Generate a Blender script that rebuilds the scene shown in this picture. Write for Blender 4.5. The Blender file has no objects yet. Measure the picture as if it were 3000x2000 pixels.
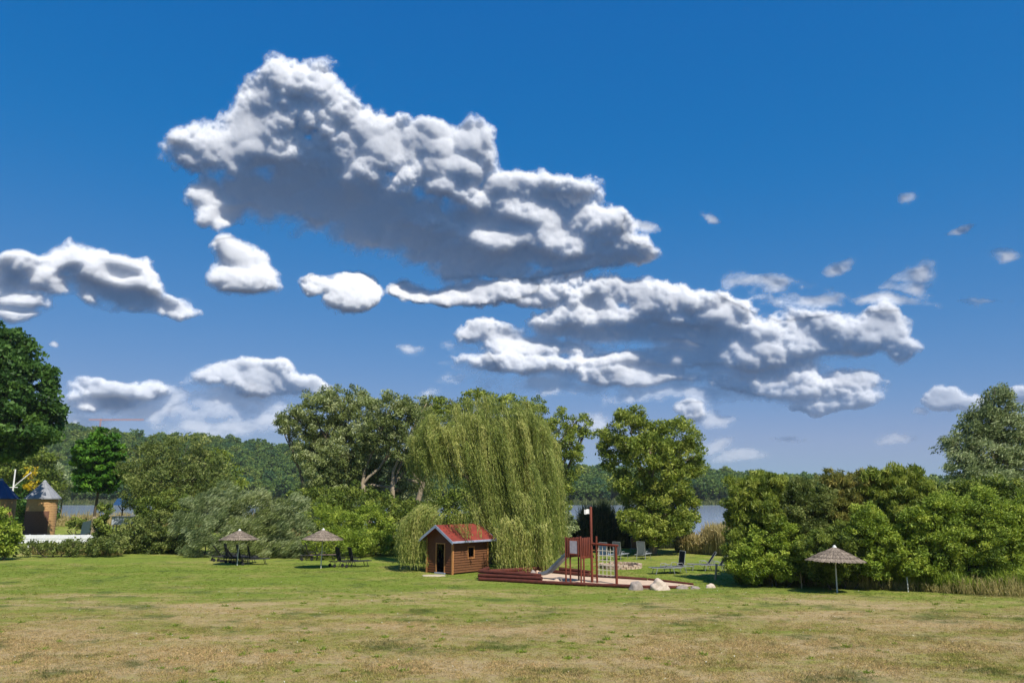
import bpy, math, random
import numpy as np
from mathutils import Vector, Matrix
PI = math.pi
rad = math.radians
C = bpy.context.scene.collection
S = bpy.context.scene

# ------------------------------------------------------------------ camera model
F = 2266.0
HOR = 1450.0
PITCH = math.atan((HOR - 1000) / F)
CZ = 5.0
cp, sp = math.cos(PITCH), math.sin(PITCH)

def ray(px, py):
    u = (px - 1500) / F; v = (1000 - py) / F
    return u, cp - v * sp, sp + v * cp

def W(px, py, Y):                       # the point at depth Y seen in that direction
    x, y, z = ray(px, py)
    t = Y / y
    return Vector((x * t, Y, CZ + z * t))

def sst(a, b, x):
    t = np.clip((x - a) / (b - a), 0, 1)
    return t * t * (3 - 2 * t)

HP = [-1500, 0, 150, 400, 600, 800, 1200, 1690, 2100, 2400, 3000, 4500]
HT = [1240, 1238, 1243, 1272, 1280, 1296, 1330, 1366, 1376, 1402, 1415, 1415]

def ridge(x, y):
    k = 1500 + (x / np.maximum(y, 1)) * F / cp * 0.985
    top = np.interp(k, HP, HT)
    return CZ + (HOR - top) / F * 650 * 1.02 - 16

def shore(x):
    return 77 + (1 - sst(-34, -14, x)) * 62

def gnd(x, y):
    x = np.asarray(x, float); y = np.asarray(y, float)
    near = 0.035 * np.maximum(45 - y, 0)
    near = near + 0.03 * np.sin(x * 0.35 + 1) * np.sin(y * 0.3)
    s = shore(x)
    z = near * (1 - sst(s, s + 7, y)) + (-2.2) * sst(s, s + 7, y)
    z = z + 2.6 * sst(462, 486, y)
    z = z + (ridge(x, y) - 0.4) * sst(492, 655, y)
    return z

def gz(x, y): return float(gnd(x, y))

def at(px, py):                         # ground point seen in that direction
    dx, dy, dz = ray(px, py)
    lo = 8.0
    while lo < 400 and CZ + dz * lo / dy > gz(dx * lo / dy, lo): lo += .5
    hi = lo; lo = lo - .5
    for _ in range(50):
        m = (lo + hi) / 2; t = m / dy
        if CZ + dz * t > gz(dx * t, m): lo = m
        else: hi = m
    t = lo / dy
    return Vector((dx * t, lo, gz(dx * t, lo)))

# ------------------------------------------------------------------ mesh helpers
class MB:
    def __init__(s): s.v = []; s.f = []; s.sm = []
    def add(s, vs, fs, smooth=False):
        o = len(s.v); s.v += [tuple(v) for v in vs]
        for f in fs: s.f.append(tuple(i + o for i in f)); s.sm.append(smooth)
    def box(s, x0, x1, y0, y1, z0, z1):
        s.add([(x0,y0,z0),(x1,y0,z0),(x1,y1,z0),(x0,y1,z0),(x0,y0,z1),(x1,y0,z1),(x1,y1,z1),(x0,y1,z1)],
              [(0,3,2,1),(4,5,6,7),(0,1,5,4),(1,2,6,5),(2,3,7,6),(3,0,4,7)])
        return s
    def hexa(s, a, b):                  # two quads, bottom a and top b
        s.add(list(a) + list(b), [(0,3,2,1),(4,5,6,7),(0,1,5,4),(1,2,6,5),(2,3,7,6),(3,0,4,7)])
        return s
    def tube(s, pts, rs, n=8, cap=True, smooth=True, jit=0, rnd=random):
        pts = [Vector(p) for p in pts]
        if not hasattr(rs, '__len__'): rs = [rs] * len(pts)
        o = len(s.v); vs = []
        for i, p in enumerate(pts):
            d = (pts[min(i+1, len(pts)-1)] - pts[max(i-1, 0)]).normalized()
            a = d.cross(Vector((0,0,1)) if abs(d.z) < .9 else Vector((0,1,0))).normalized(); b = d.cross(a)
            for k in range(n):
                t = 2*PI*k/n; r = rs[i] * (1 + (rnd.uniform(-jit, jit) if jit else 0))
                vs.append(p + a*math.cos(t)*r + b*math.sin(t)*r)
        fs = []
        for i in range(len(pts)-1):
            for k in range(n):
                k2 = (k+1) % n
                fs.append((i*n+k, i*n+k2, (i+1)*n+k2, (i+1)*n+k))
        s.add(vs, fs, smooth)
        if cap:
            m = (len(pts)-1)*n
            s.add(vs[:n], [tuple(range(n))[::-1]]); s.add(vs[m:], [tuple(range(n))])
        return s
    def lathe(s, prof, n=32, smooth=True, wob=0, rnd=random):
        vs = []
        for r, z in prof:
            for k in range(n):
                t = 2*PI*k/n; rr = r*(1+(rnd.uniform(-wob, wob) if wob else 0))
                vs.append((rr*math.cos(t), rr*math.sin(t), z))
        fs = []
        for i in range(len(prof)-1):
            for k in range(n):
                k2 = (k+1) % n
                fs.append((i*n+k, i*n+k2, (i+1)*n+k2, (i+1)*n+k))
        s.add(vs, fs, smooth); return s
    def build(s, name, m, parent=None, bevel=0):
        me = bpy.data.meshes.new(name); me.from_pydata(s.v, [], s.f)
        me.polygons.foreach_set('use_smooth', s.sm); me.update()
        o = bpy.data.objects.new(name, me); C.objects.link(o)
        if m: me.materials.append(m)
        if parent: o.parent = parent
        if bevel:
            b = o.modifiers.new('bevel', 'BEVEL'); b.width = bevel; b.segments = 2; b.limit_method = 'ANGLE'
        return o

def tag(o, label=None, cat=None, group=None, kind=None):
    if label: o['label'] = label
    if cat: o['category'] = cat
    if group: o['group'] = group
    if kind: o['kind'] = kind
    return o

def empty(name, loc, label, cat, rz=0, group=None):
    o = bpy.data.objects.new(name, None); C.objects.link(o)
    o.location = loc; o.rotation_euler = (0, 0, rz); o.empty_display_size = .3
    return tag(o, label, cat, group)

def copy_tree(o, parent=None):
    c = o.copy(); C.objects.link(c); c.parent = parent
    for ch in [q for q in o.children]: copy_tree(ch, c)
    return c

# ------------------------------------------------------------------ materials
def srgb(r, g, b):
    return tuple(((c/255)/12.92 if c/255 <= .04045 else ((c/255+.055)/1.055)**2.4) for c in (r, g, b))

def nt_new(name):
    m = bpy.data.materials.new(name); m.use_nodes = True
    n = m.node_tree.nodes; n.clear()
    return m, n, m.node_tree.links

def mat(name, c1, c2=None, scale=6, rough=.8, bump=.3, stretch=(1,1,1), metal=0, detail=6, spec=.3, bscale=None):
    m, n, l = nt_new(name)
    out = n.new('ShaderNodeOutputMaterial'); p = n.new('ShaderNodeBsdfPrincipled')
    l.new(p.outputs[0], out.inputs[0])
    p.inputs['Roughness'].default_value = rough; p.inputs['Metallic'].default_value = metal
    p.inputs['Specular IOR Level'].default_value = spec
    tc = n.new('ShaderNodeTexCoord'); mp = n.new('ShaderNodeMapping'); mp.inputs['Scale'].default_value = stretch
    l.new(tc.outputs['Object'], mp.inputs[0])
    nz = n.new('ShaderNodeTexNoise'); nz.inputs['Scale'].default_value = scale; nz.inputs['Detail'].default_value = detail
    nz.inputs['Roughness'].default_value = .65
    l.new(mp.outputs[0], nz.inputs['Vector'])
    r = n.new('ShaderNodeValToRGB'); r.color_ramp.elements[0].position = .3; r.color_ramp.elements[1].position = .7
    r.color_ramp.elements[0].color = (*c1, 1); r.color_ramp.elements[1].color = (*(c2 or c1), 1)
    l.new(nz.outputs['Fac'], r.inputs[0]); l.new(r.outputs[0], p.inputs['Base Color'])
    if bump:
        nb = n.new('ShaderNodeTexNoise'); nb.inputs['Scale'].default_value = bscale or scale*4; nb.inputs['Detail'].default_value = 5
        l.new(mp.outputs[0], nb.inputs['Vector'])
        b = n.new('ShaderNodeBump'); b.inputs['Strength'].default_value = bump; b.inputs['Distance'].default_value = .02
        l.new(nb.outputs['Fac'], b.inputs['Height']); l.new(b.outputs[0], p.inputs['Normal'])
    return m

def leafmat(name, dark, mid, light, trans=.35, rough=.55):
    m, n, l = nt_new(name)
    out = n.new('ShaderNodeOutputMaterial'); p = n.new('ShaderNodeBsdfPrincipled')
    t = n.new('ShaderNodeBsdfTranslucent'); mx = n.new('ShaderNodeMixShader'); mx.inputs[0].default_value = trans
    a = n.new('ShaderNodeAttribute'); a.attribute_name = 'tint'
    r = n.new('ShaderNodeValToRGB'); e = r.color_ramp.elements
    e[0].position = 0; e[0].color = (*dark, 1); e[1].position = 1; e[1].color = (*light, 1)
    q = e.new(.5); q.color = (*mid, 1)
    l.new(a.outputs['Fac'], r.inputs[0]); l.new(r.outputs[0], p.inputs['Base Color'])
    hs = n.new('ShaderNodeHueSaturation'); hs.inputs['Hue'].default_value = .485; hs.inputs['Value'].default_value = 1.25
    hs.inputs['Saturation'].default_value = 1.05
    l.new(r.outputs[0], hs.inputs['Color']); l.new(hs.outputs[0], t.inputs[0])
    p.inputs['Roughness'].default_value = rough; p.inputs['Specular IOR Level'].default_value = .25
    l.new(p.outputs[0], mx.inputs[1]); l.new(t.outputs[0], mx.inputs[2]); l.new(mx.outputs[0], out.inputs[0])
    return m

M = {}
def LM(k, d, m, l, **kw): M[k] = leafmat(k, srgb(*d), srgb(*m), srgb(*l), **kw)
LM('oak', (44, 72, 28), (64, 98, 38), (96, 128, 54))
LM('maple', (50, 90, 26), (74, 120, 34), (108, 150, 48))
LM('olive', (68, 84, 38), (104, 118, 54), (146, 152, 84))
LM('willow', (82, 96, 48), (128, 140, 74), (184, 190, 140))
LM('silver', (76, 92, 52), (126, 140, 86), (180, 188, 140))
LM('weeping', (82, 98, 44),  (134, 146, 66), (194, 190, 114))
LM('yellowgreen', (78, 96, 32), (122, 138, 50), (166, 172, 80))
LM('green',   (64, 82, 30),  (102, 120, 44),  (146, 156, 68))
LM('bright', (84, 104, 32), (128, 150, 50), (174, 186, 78))
LM('rusty',   (82, 88, 40),  (122, 126, 56),  (168, 156, 82))
LM('yellow',  (150, 132, 20),(196, 170, 30), (220, 196, 50))
LM('forest', (64, 90, 44), (92, 120, 54), (128, 148, 72))
LM('reedgreen', (65, 80, 42), (98, 109, 60), (138, 138, 89))
LM('reeddark', (40, 54, 34), (58, 72, 44),   (92, 96, 66))
LM('reedtan', (126, 118, 70), (170, 156, 102), (206, 190, 142))
LM('drygrass',(112, 112, 58), (156, 146, 88), (190, 174, 122))
M['bark'] = mat('bark', srgb(92, 82, 66), srgb(128, 116, 96), 5, .9, .8, (1,1,.2))
M['barkdark'] = mat('barkdark', srgb(62, 54, 44), srgb(96, 86, 70), 5, .9, .8, (1,1,.2))
M['barkpale'] = mat('barkpale', srgb(168, 152, 128), srgb(140, 122, 98), 5, .9, .6, (1,1,.2))

# ------------------------------------------------------------------ foliage
def unit(a): return a / np.maximum(np.linalg.norm(a, axis=1, keepdims=True), 1e-9)

def quads_mesh(name, V, tint, m, parent=None, link=True):
    n = len(V) // 4
    me = bpy.data.meshes.new(name)
    me.vertices.add(n*4); me.vertices.foreach_set('co', V.astype(np.float32).ravel())
    me.loops.add(n*4); me.loops.foreach_set('vertex_index', np.arange(n*4, dtype=np.int32))
    me.polygons.add(n); me.polygons.foreach_set('loop_start', np.arange(0, n*4, 4, dtype=np.int32))
    try: me.polygons.foreach_set('loop_total', np.full(n, 4, dtype=np.int32))
    except Exception: pass
    at_ = me.attributes.new('tint', 'FLOAT', 'FACE'); at_.data.foreach_set('value', tint.astype(np.float32))
    me.materials.append(m); me.update(calc_edges=True)
    o = bpy.data.objects.new(name, me)
    if link: C.objects.link(o)
    if parent: o.parent = parent
    return o

def leafverts(c, ax, sd, L, Wd):
    L = np.asarray(L).reshape(-1, 1) * np.ones((len(c), 1)); Wd = np.asarray(Wd).reshape(-1, 1) * np.ones((len(c), 1))
    V = np.empty((len(c), 4, 3))
    V[:, 0] = c - ax*L*.5; V[:, 1] = c + sd*Wd*.5 - ax*L*.05; V[:, 2] = c + ax*L*.5; V[:, 3] = c - sd*Wd*.5 - ax*L*.05
    return V.reshape(-1, 3)

def crown_verts(lobes, rs, clump=.7, cover=1.6, per=70, leaf=.16, width=.6, flat=.75, inner=.25, wind=None, windk=0, shell=(.72, 1.03), origin=(0,0,0), up=.0, hollow=None):
    """lobes: (x, y, z, rx, ry, rz)"""
    cc = []; nn = []
    for (x, y, z, rx, ry, rz) in lobes:
        p = 1.6; area = 4*PI*(((rx*ry)**p + (rx*rz)**p + (ry*rz)**p)/3)**(1/p)
        k = max(4, int(cover * area / (PI*clump*clump)))
        d = unit(rs.normal(size=(k, 3)))
        f = rs.uniform(shell[0], shell[1], (k, 1))
        k2 = int(k*inner)
        f[:k2] = rs.uniform(.25, .75, (k2, 1))
        # lumpy outline
        f = f * (1 + .13*np.sin(d[:, :1]*5 + x) * np.sin(d[:, 1:2]*4 + z) + .1*np.sin(d[:, 2:3]*7 + y))
        cc.append(np.array([x, y, z]) + d*f*np.array([rx, ry, rz])); nn.append(d)
    cc = np.concatenate(cc); nn = np.concatenate(nn)
    # discard clumps buried deep in another lobe (keeps the count useful)
    keep = np.ones(len(cc), bool)
    for (x, y, z, rx, ry, rz) in lobes:
        q = np.linalg.norm((cc - np.array([x, y, z])) / np.array([rx, ry, rz]), axis=1)
        keep &= ~((q < .55) & (rs.uniform(size=len(cc)) < .6))
    cc = cc[keep]; nn = nn[keep]
    K = len(cc)
    size = clump * rs.uniform(.55, 1.25, K)
    cnt = np.maximum(6, (per * (size/clump)**2 * rs.uniform(.7, 1.3, K))).astype(int)
    idx = np.repeat(np.arange(K), cnt); N = len(idx)
    d = unit(rs.normal(size=(N, 3)))
    r = rs.uniform(0, 1, (N, 1))**.45
    off = d * r * size[idx][:, None]; off[:, 2] *= flat
    # clumps bulge outward
    c = cc[idx] + off
    ax = unit(rs.normal(size=(N, 3)) + nn[idx]*.5 + np.array([0, 0, up]))
    if wind is not None:
        ax = unit(ax*(1-windk) + np.array(wind)*windk*1.6)
    sd = unit(np.cross(ax, rs.normal(size=(N, 3)) + nn[idx]*.0))
    L = leaf * rs.uniform(.45, 1.65, N)
    tint = np.clip(.5 + (rs.normal(size=K)*.24)[idx] + rs.normal(size=N)*.2, 0, 1)
    V = leafverts(c - np.array(origin), ax, sd, L, L*width)
    return V, tint

def lobes_px(spec, Y):
    """spec: (px, py, rpx, rypx, dY) in the photo's pixels at depth Y"""
    out = []
    for s_ in spec:
        px, py, rx, ry = s_[:4]; dY = s_[4] if len(s_) > 4 else 0
        c = W(px, py, Y + dY); k = (Y + dY) / F
        out.append((c.x, c.y, c.z, rx*k, (rx*.5+ry*.5)*k, ry*k))
    return out

def limb(mb, a, b, r0, r1, rnd, sag=.15, n=6, sides=7):
    a = Vector(a); b = Vector(b); pts = []; rr = []
    L = (b-a).length
    for i in range(n+1):
        t = i/n; p = a.lerp(b, t)
        p += Vector((rnd.uniform(-1,1), rnd.uniform(-1,1), rnd.uniform(-.5,.5))) * L*.035 * (0 if i in (0, n) else 1)
        p.z += sag*L*math.sin(PI*t)*.5
        pts.append(p); rr.append(r0*(1-t)+r1*t)
    mb.tube(pts, rr, sides, jit=.08, rnd=rnd)

def tree(name, label, cat, spec, Y, base_px, m, bark='bark', seed=1, trunk_r=.3, group=None, stems=1, split=.35, crown_name='crown', nl=9, base_y=None, spread=.4, **kw):
    rs = np.random.RandomState(seed); rnd = random.Random(seed)
    lobes = lobes_px(spec, Y)
    bx_ = W(base_px, HOR, Y).x; by_ = Y
    bz = gz(bx_, by_) if base_y is None else base_y
    root = empty(name, (bx_, by_, bz), label, cat, group=group)
    V, t = crown_verts(lobes, rs, origin=(bx_, by_, bz), **kw)
    quads_mesh(crown_name, V, t, M[m] if isinstance(m, str) else m, root)
    mb = MB()
    top = max(l[2]+l[5]*.4 for l in lobes) - bz
    for s_ in range(stems):
        ox = (s_ - (stems-1)/2)*spread; oy = rnd.uniform(-.3, .3) if stems > 1 else 0
        a = Vector((ox, oy, -.15)); b = Vector((ox*2.2 + rnd.uniform(-.2, .2), oy*2, top*split))
        mb.tube([a, a.lerp(b, .08)+Vector((0,0,0)), a.lerp(b, .5)+Vector((rnd.uniform(-.1,.1), 0, 0)), b], [trunk_r*1.35, trunk_r, trunk_r*.85, trunk_r*.7], 9, jit=.08, rnd=rnd)
        pick = lobes if len(lobes) <= nl else rnd.sample(lobes, nl)
        for l in pick[s_::stems]:
            e = Vector((l[0]-bx_, l[1]-by_, l[2]-bz + l[5]*.3))
            limb(mb, b - Vector((0,0,trunk_r)), e, trunk_r*.5, trunk_r*.12, rnd)
            for _ in range(3):
                st = b.lerp(e, rnd.uniform(.4, .8))
                e2 = e + Vector((rnd.uniform(-1,1)*l[3], rnd.uniform(-1,1)*l[4], rnd.uniform(-.4,.9)*l[5]))*.7
                limb(mb, st, e2, trunk_r*.22, trunk_r*.06, rnd, n=4, sides=5)
    mb.build('trunk' if stems == 1 else 'stems', M[bark], root)
    return root

# ------------------------------------------------------------------ instancing for uncountable stuff
def scatter(name, pts, rots, scales, sources, seed=0):
    me = bpy.data.meshes.new(name); me.vertices.add(len(pts)); me.vertices.foreach_set('co', np.asarray(pts, np.float32).ravel())
    a = me.attributes.new('rot', 'FLOAT_VECTOR', 'POINT'); a.data.foreach_set('vector', np.asarray(rots, np.float32).ravel())
    a = me.attributes.new('scl', 'FLOAT_VECTOR', 'POINT'); a.data.foreach_set('vector', np.asarray(scales, np.float32).ravel())
    o = bpy.data.objects.new(name, me); C.objects.link(o)
    col = bpy.data.collections.new(name + '_sources')
    for s_ in sources: col.objects.link(s_)
    g = bpy.data.node_groups.new(name, 'GeometryNodeTree')
    g.interface.new_socket('Geometry', in_out='INPUT', socket_type='NodeSocketGeometry')
    g.interface.new_socket('Geometry', in_out='OUTPUT', socket_type='NodeSocketGeometry')
    n = g.nodes; l = g.links
    gi = n.new('NodeGroupInput'); go = n.new('NodeGroupOutput'); ip = n.new('GeometryNodeInstanceOnPoints')
    ci = n.new('GeometryNodeCollectionInfo'); ci.inputs['Collection'].default_value = col
    ci.inputs['Separate Children'].default_value = True; ci.inputs['Reset Children'].default_value = True
    rn = n.new('GeometryNodeInputNamedAttribute'); rn.data_type = 'FLOAT_VECTOR'; rn.inputs[0].default_value = 'rot'
    sn = n.new('GeometryNodeInputNamedAttribute'); sn.data_type = 'FLOAT_VECTOR'; sn.inputs[0].default_value = 'scl'
    ri = n.new('FunctionNodeRandomValue'); ri.data_type = 'INT'
    ri.inputs['Min'].default_value if False else None
    for s_ in ri.inputs:
        if s_.name == 'Max' and s_.type == 'INT': s_.default_value = max(0, len(sources)-1)
        if s_.name == 'Min' and s_.type == 'INT': s_.default_value = 0
        if s_.name == 'Seed': s_.default_value = seed
    l.new(gi.outputs[0], ip.inputs['Points']); l.new(ci.outputs[0], ip.inputs['Instance'])
    ip.inputs['Pick Instance'].default_value = True
    io = [q for q in ri.outputs if q.type == 'INT'][0]
    l.new(io, ip.inputs['Instance Index']); l.new(rn.outputs[0], ip.inputs['Rotation']); l.new(sn.outputs[0], ip.inputs['Scale'])
    l.new(ip.outputs[0], go.inputs[0])
    md = o.modifiers.new('scatter', 'NODES'); md.node_group = g
    return o

# ================================================================== GROUND
def lawn_color_group():
    g = bpy.data.node_groups.new('lawn_colour', 'ShaderNodeTree')
    g.interface.new_socket('Color', in_out='OUTPUT', socket_type='NodeSocketColor')
    g.interface.new_socket('Fine', in_out='OUTPUT', socket_type='NodeSocketFloat')
    n = g.nodes; l = g.links; go = n.new('NodeGroupOutput'); geo = n.new('ShaderNodeNewGeometry')
    def noise(scale, det=5, rough=.6, st=(1,1,1)):
        mp = n.new('ShaderNodeMapping'); mp.inputs['Scale'].default_value = st; l.new(geo.outputs['Position'], mp.inputs[0])
        z = n.new('ShaderNodeTexNoise'); z.inputs['Scale'].default_value = scale; z.inputs['Detail'].default_value = det; z.inputs['Roughness'].default_value = rough
        l.new(mp.outputs[0], z.inputs['Vector']); return z.outputs['Fac']
    def math_(op, a, b, clamp=False):
        m = n.new('ShaderNodeMath'); m.operation = op; m.use_clamp = clamp
        for i, q in enumerate((a, b)):
            if isinstance(q, (int, float)): m.inputs[i].default_value = q
            else: l.new(q, m.inputs[i])
        return m.outputs[0]
    def mix(f, a, b):
        m = n.new('ShaderNodeMix'); m.data_type = 'RGBA'
        l.new(f, m.inputs[0])
        for i, q in ((6, a), (7, b)):
            if isinstance(q, tuple): m.inputs[i].default_value = (*q, 1)
            else: l.new(q, m.inputs[i])
        return m.outputs[2]
    def mr(v, a, b, c=0, d=1):
        m = n.new('ShaderNodeMapRange'); m.interpolation_type = 'SMOOTHSTEP'; l.new(v, m.inputs[0])
        for i, q in enumerate((a, b, c, d)): m.inputs[i+1].default_value = q
        return m.outputs[0]
    sep = n.new('ShaderNodeSeparateXYZ'); l.new(geo.outputs['Position'], sep.inputs[0])
    big = noise(.16, 7, .66, (.7, 1.3, 1)); mid = noise(.6, 7, .72, (.7, 1.2, 1)); fine = noise(5, 6, .75); vf = noise(22, 4, .7)
    # dry towards the viewer, greener towards the beds: a real band of dry soil with patches
    dist = mr(sep.outputs[1], 24, 50, 0, 1)
    v = math_('ADD', math_('MULTIPLY', big, 1.1), math_('MULTIPLY', mid, .75))
    v = math_('ADD', v, math_('MULTIPLY', dist, .3)); v = math_('ADD', v, math_('MULTIPLY', math_('SUBTRACT', fine, .5), .5))
    gr = mr(math_('ADD', math_('ADD', v, .03), math_('MULTIPLY', math_('SUBTRACT', noise(1.7, 6, .75, (.8, 1, 1)), .5), .55)), .80, 1.34)
    r = n.new('ShaderNodeValToRGB'); e = r.color_ramp.elements
    e[0].position = 0; e[0].color = (*srgb(190, 166, 122), 1)
    e[1].position = 1; e[1].color = (*srgb(124, 140, 54), 1)
    q = e.new(.3); q.color = (*srgb(172, 156, 102), 1); q = e.new(.62); q.color = (*srgb(152, 150, 78), 1)
    l.new(gr, r.inputs[0])
    # darker green weeds
    wd = mr(math_('ADD', noise(.42, 6, .7), math_('MULTIPLY', fine, .25)), .655, .78)
    c = mix(math_('MULTIPLY', wd, .7), r.outputs[0], srgb(84, 100, 50))
    sc = n.new('ShaderNodeMix'); sc.data_type = 'RGBA'; sc.blend_type = 'MULTIPLY'; sc.inputs[0].default_value = 1
    bw = n.new('ShaderNodeCombineColor'); f2 = mr(math_('ADD', math_('MULTIPLY', vf, .5), math_('MULTIPLY', fine, .5)), .3, .7, .55, 1.35)
    for i in range(3): l.new(f2, bw.inputs[i])
    l.new(c, sc.inputs[6]); l.new(bw.outputs[0], sc.inputs[7])
    l.new(sc.outputs[2], go.inputs[0]); l.new(vf, go.inputs[1])
    return g
LG = lawn_color_group()

def ground_mat():
    m, n, l = nt_new('lawn'); out = n.new('ShaderNodeOutputMaterial'); p = n.new('ShaderNodeBsdfPrincipled'); l.new(p.outputs[0], out.inputs[0])
    g = n.new('ShaderNodeGroup'); g.node_tree = LG
    p.inputs['Roughness'].default_value = .95; p.inputs['Specular IOR Level'].default_value = .1
    geo = n.new('ShaderNodeNewGeometry'); sep = n.new('ShaderNodeSeparateXYZ'); l.new(geo.outputs['Position'], sep.inputs[0])
    far = n.new('ShaderNodeMapRange'); l.new(sep.outputs[1], far.inputs[0]); far.inputs[1].default_value = 150; far.inputs[2].default_value = 470
    mx = n.new('ShaderNodeMix'); mx.data_type = 'RGBA'; l.new(far.outputs[0], mx.inputs[0]); l.new(g.outputs[0], mx.inputs[6]); mx.inputs[7].default_value = (*srgb(60, 84, 44), 1)
    l.new(mx.outputs[2], p.inputs['Base Color'])
    b = n.new('ShaderNodeBump'); b.inputs['Strength'].default_value = .9; b.inputs['Distance'].default_value = .1
    l.new(g.outputs[1], b.inputs['Height']); l.new(b.outputs[0], p.inputs['Normal'])
    return m
xs = np.concatenate([np.linspace(-1500, -120, 60), np.linspace(-115, 80, 131), np.linspace(85, 1500, 60)])
ys = np.concatenate([np.linspace(-30, 10, 12), np.linspace(11.5, 160, 120), np.linspace(165, 450, 24), np.linspace(455, 700, 70), np.linspace(720, 1450, 20)])
X, Yg = np.meshgrid(xs, ys); Z = gnd(X, Yg)
nx, ny = len(xs), len(ys)
me = bpy.data.meshes.new('ground'); V = np.stack([X, Yg, Z], -1).reshape(-1, 3)
I = np.arange(nx*ny).reshape(ny, nx)
Fc = np.stack([I[:-1, :-1], I[:-1, 1:], I[1:, 1:], I[1:, :-1]], -1).reshape(-1, 4)
me.from_pydata(V.tolist(), [], Fc.tolist()); me.polygons.foreach_set('use_smooth', [True]*len(me.polygons))
me.materials.append(ground_mat()); g_ = bpy.data.objects.new('ground', me); C.objects.link(g_); tag(g_, kind='structure')

# water
def water_mat():
    m, n, l = nt_new('lake_water'); out = n.new('ShaderNodeOutputMaterial'); p = n.new('ShaderNodeBsdfPrincipled'); l.new(p.outputs[0], out.inputs[0])
    p.inputs['Base Color'].default_value = (*srgb(146, 158, 182), 1); p.inputs['Roughness'].default_value = .12; p.inputs['IOR'].default_value = 1.33
    tc = n.new('ShaderNodeNewGeometry'); mp = n.new('ShaderNodeMapping'); mp.inputs['Scale'].default_value = (.5, 1.5, 1); l.new(tc.outputs['Position'], mp.inputs[0])
    nz = n.new('ShaderNodeTexNoise'); nz.inputs['Scale'].default_value = 1.2; nz.inputs['Detail'].default_value = 6; l.new(mp.outputs[0], nz.inputs['Vector'])
    b = n.new('ShaderNodeBump'); b.inputs['Strength'].default_value = .16; b.inputs['Distance'].default_value = .1; l.new(nz.outputs['Fac'], b.inputs['Height']); l.new(b.outputs[0], p.inputs['Normal'])
    return m
mb = MB(); mb.add([(-1400, 60, -.8), (1400, 60, -.8), (1400, 490, -.8), (-1400, 490, -.8)], [(0, 1, 2, 3)])
tag(mb.build('lake_water', water_mat()), kind='structure')

# ================================================================== GRASS (near blades)
def grass_mat():
    m, n, l = nt_new('grass_blades'); out = n.new('ShaderNodeOutputMaterial'); p = n.new('ShaderNodeBsdfPrincipled')
    t = n.new('ShaderNodeBsdfTranslucent'); mx = n.new('ShaderNodeMixShader'); mx.inputs[0].default_value = .45
    g = n.new('ShaderNodeGroup'); g.node_tree = LG
    a = n.new('ShaderNodeAttribute'); a.attribute_name = 'tint'
    r = n.new('ShaderNodeValToRGB'); r.color_ramp.elements[0].color = (.75, .85, .6, 1); r.color_ramp.elements[1].color = (1.35, 1.25, 1.2, 1)
    l.new(a.outputs['Fac'], r.inputs[0])
    mm = n.new('ShaderNodeMix'); mm.data_type = 'RGBA'; mm.blend_type = 'MULTIPLY'; mm.inputs[0].default_value = 1
    l.new(g.outputs[0], mm.inputs[6]); l.new(r.outputs[0], mm.inputs[7])
    l.new(mm.outputs[2], p.inputs['Base Color']); l.new(mm.outputs[2], t.inputs[0])
    p.inputs['Roughness'].default_value = .7; p.inputs['Specular IOR Level'].default_value = .2
    l.new(p.outputs[0], mx.inputs[1]); l.new(t.outputs[0], mx.inputs[2]); l.new(mx.outputs[0], out.inputs[0])
    return m
GM = grass_mat()
def grass_tile(seed, n, h, w, size):
    rs = np.random.RandomState(seed)
    tc = rs.uniform(-size/2, size/2, (n//9, 2)); idx = rs.randint(0, len(tc), n)
    c2 = tc[idx] + rs.normal(size=(n, 2))*.055
    hh = h * rs.uniform(.4, 1.3, n) * (0.6+.8*rs.uniform(size=len(tc))[idx])
    ax = unit(np.stack([rs.normal(size=n)*1.0, rs.normal(size=n)*1.0, np.ones(n)], 1))
    c = np.stack([c2[:, 0], c2[:, 1], np.zeros(n)], 1) + ax*hh[:, None]*.45
    sd = unit(np.cross(ax, rs.normal(size=(n, 3))))
    V = leafverts(c, ax, sd, hh, w)
    return quads_mesh('grass_tile', V, rs.uniform(size=n), GM, link=False)
tl = [grass_tile(10+i, 1500, .05, .013, 1.6) for i in range(4)] + [grass_tile(20+i, 1900, .085, .016, 1.5) for i in range(2)]
rs = np.random.RandomState(5); P = []
for yy in np.arange(12.5, 33, 1.25):
    hw = .72*yy + 2
    for xx in np.arange(-hw, hw, 1.25): P.append((xx + rs.uniform(-.3, .3), yy + rs.uniform(-.3, .3)))
P = np.array(P); P3 = np.stack([P[:, 0], P[:, 1], gnd(P[:, 0], P[:, 1])], 1)
R3 = np.zeros((len(P), 3)); R3[:, 2] = rs.uniform(0, 2*PI, len(P))
S3 = np.ones((len(P), 3)) * rs.uniform(.8, 1.15, (len(P), 1)); S3[:, 2] *= 1 - .8*sst(19, 33, P[:, 1])
tl2 = [grass_tile(30+i, 420, .05, .02, 3.4) for i in range(4)]
P = []
for yy in np.arange(20, 60, 1.5):
    hw = .72*yy + 3
    for xx in np.arange(-hw, hw, 1.5): P.append((xx + rs.uniform(-.6, .6), yy + rs.uniform(-.6, .6)))
P = np.array(P); Q3 = np.stack([P[:, 0], P[:, 1], gnd(P[:, 0], P[:, 1])], 1)
QR = np.zeros((len(P), 3)); QR[:, 2] = rs.uniform(0, 2*PI, len(P)); QS = np.ones((len(P), 3)); QS[:, 2] = rs.uniform(.5, 1.1, len(P))
g2_ = scatter('grass', Q3, QR, QS, tl2); tag(g2_, 'mown grass blades of the lawn around the umbrellas and playground', 'grass', kind='stuff')
rs = np.random.RandomState(66); k = 420
yy = rs.uniform(0, 1, k)**.8*34 + 15; xx = rs.uniform(-1, 1, k)*.7*yy
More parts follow.
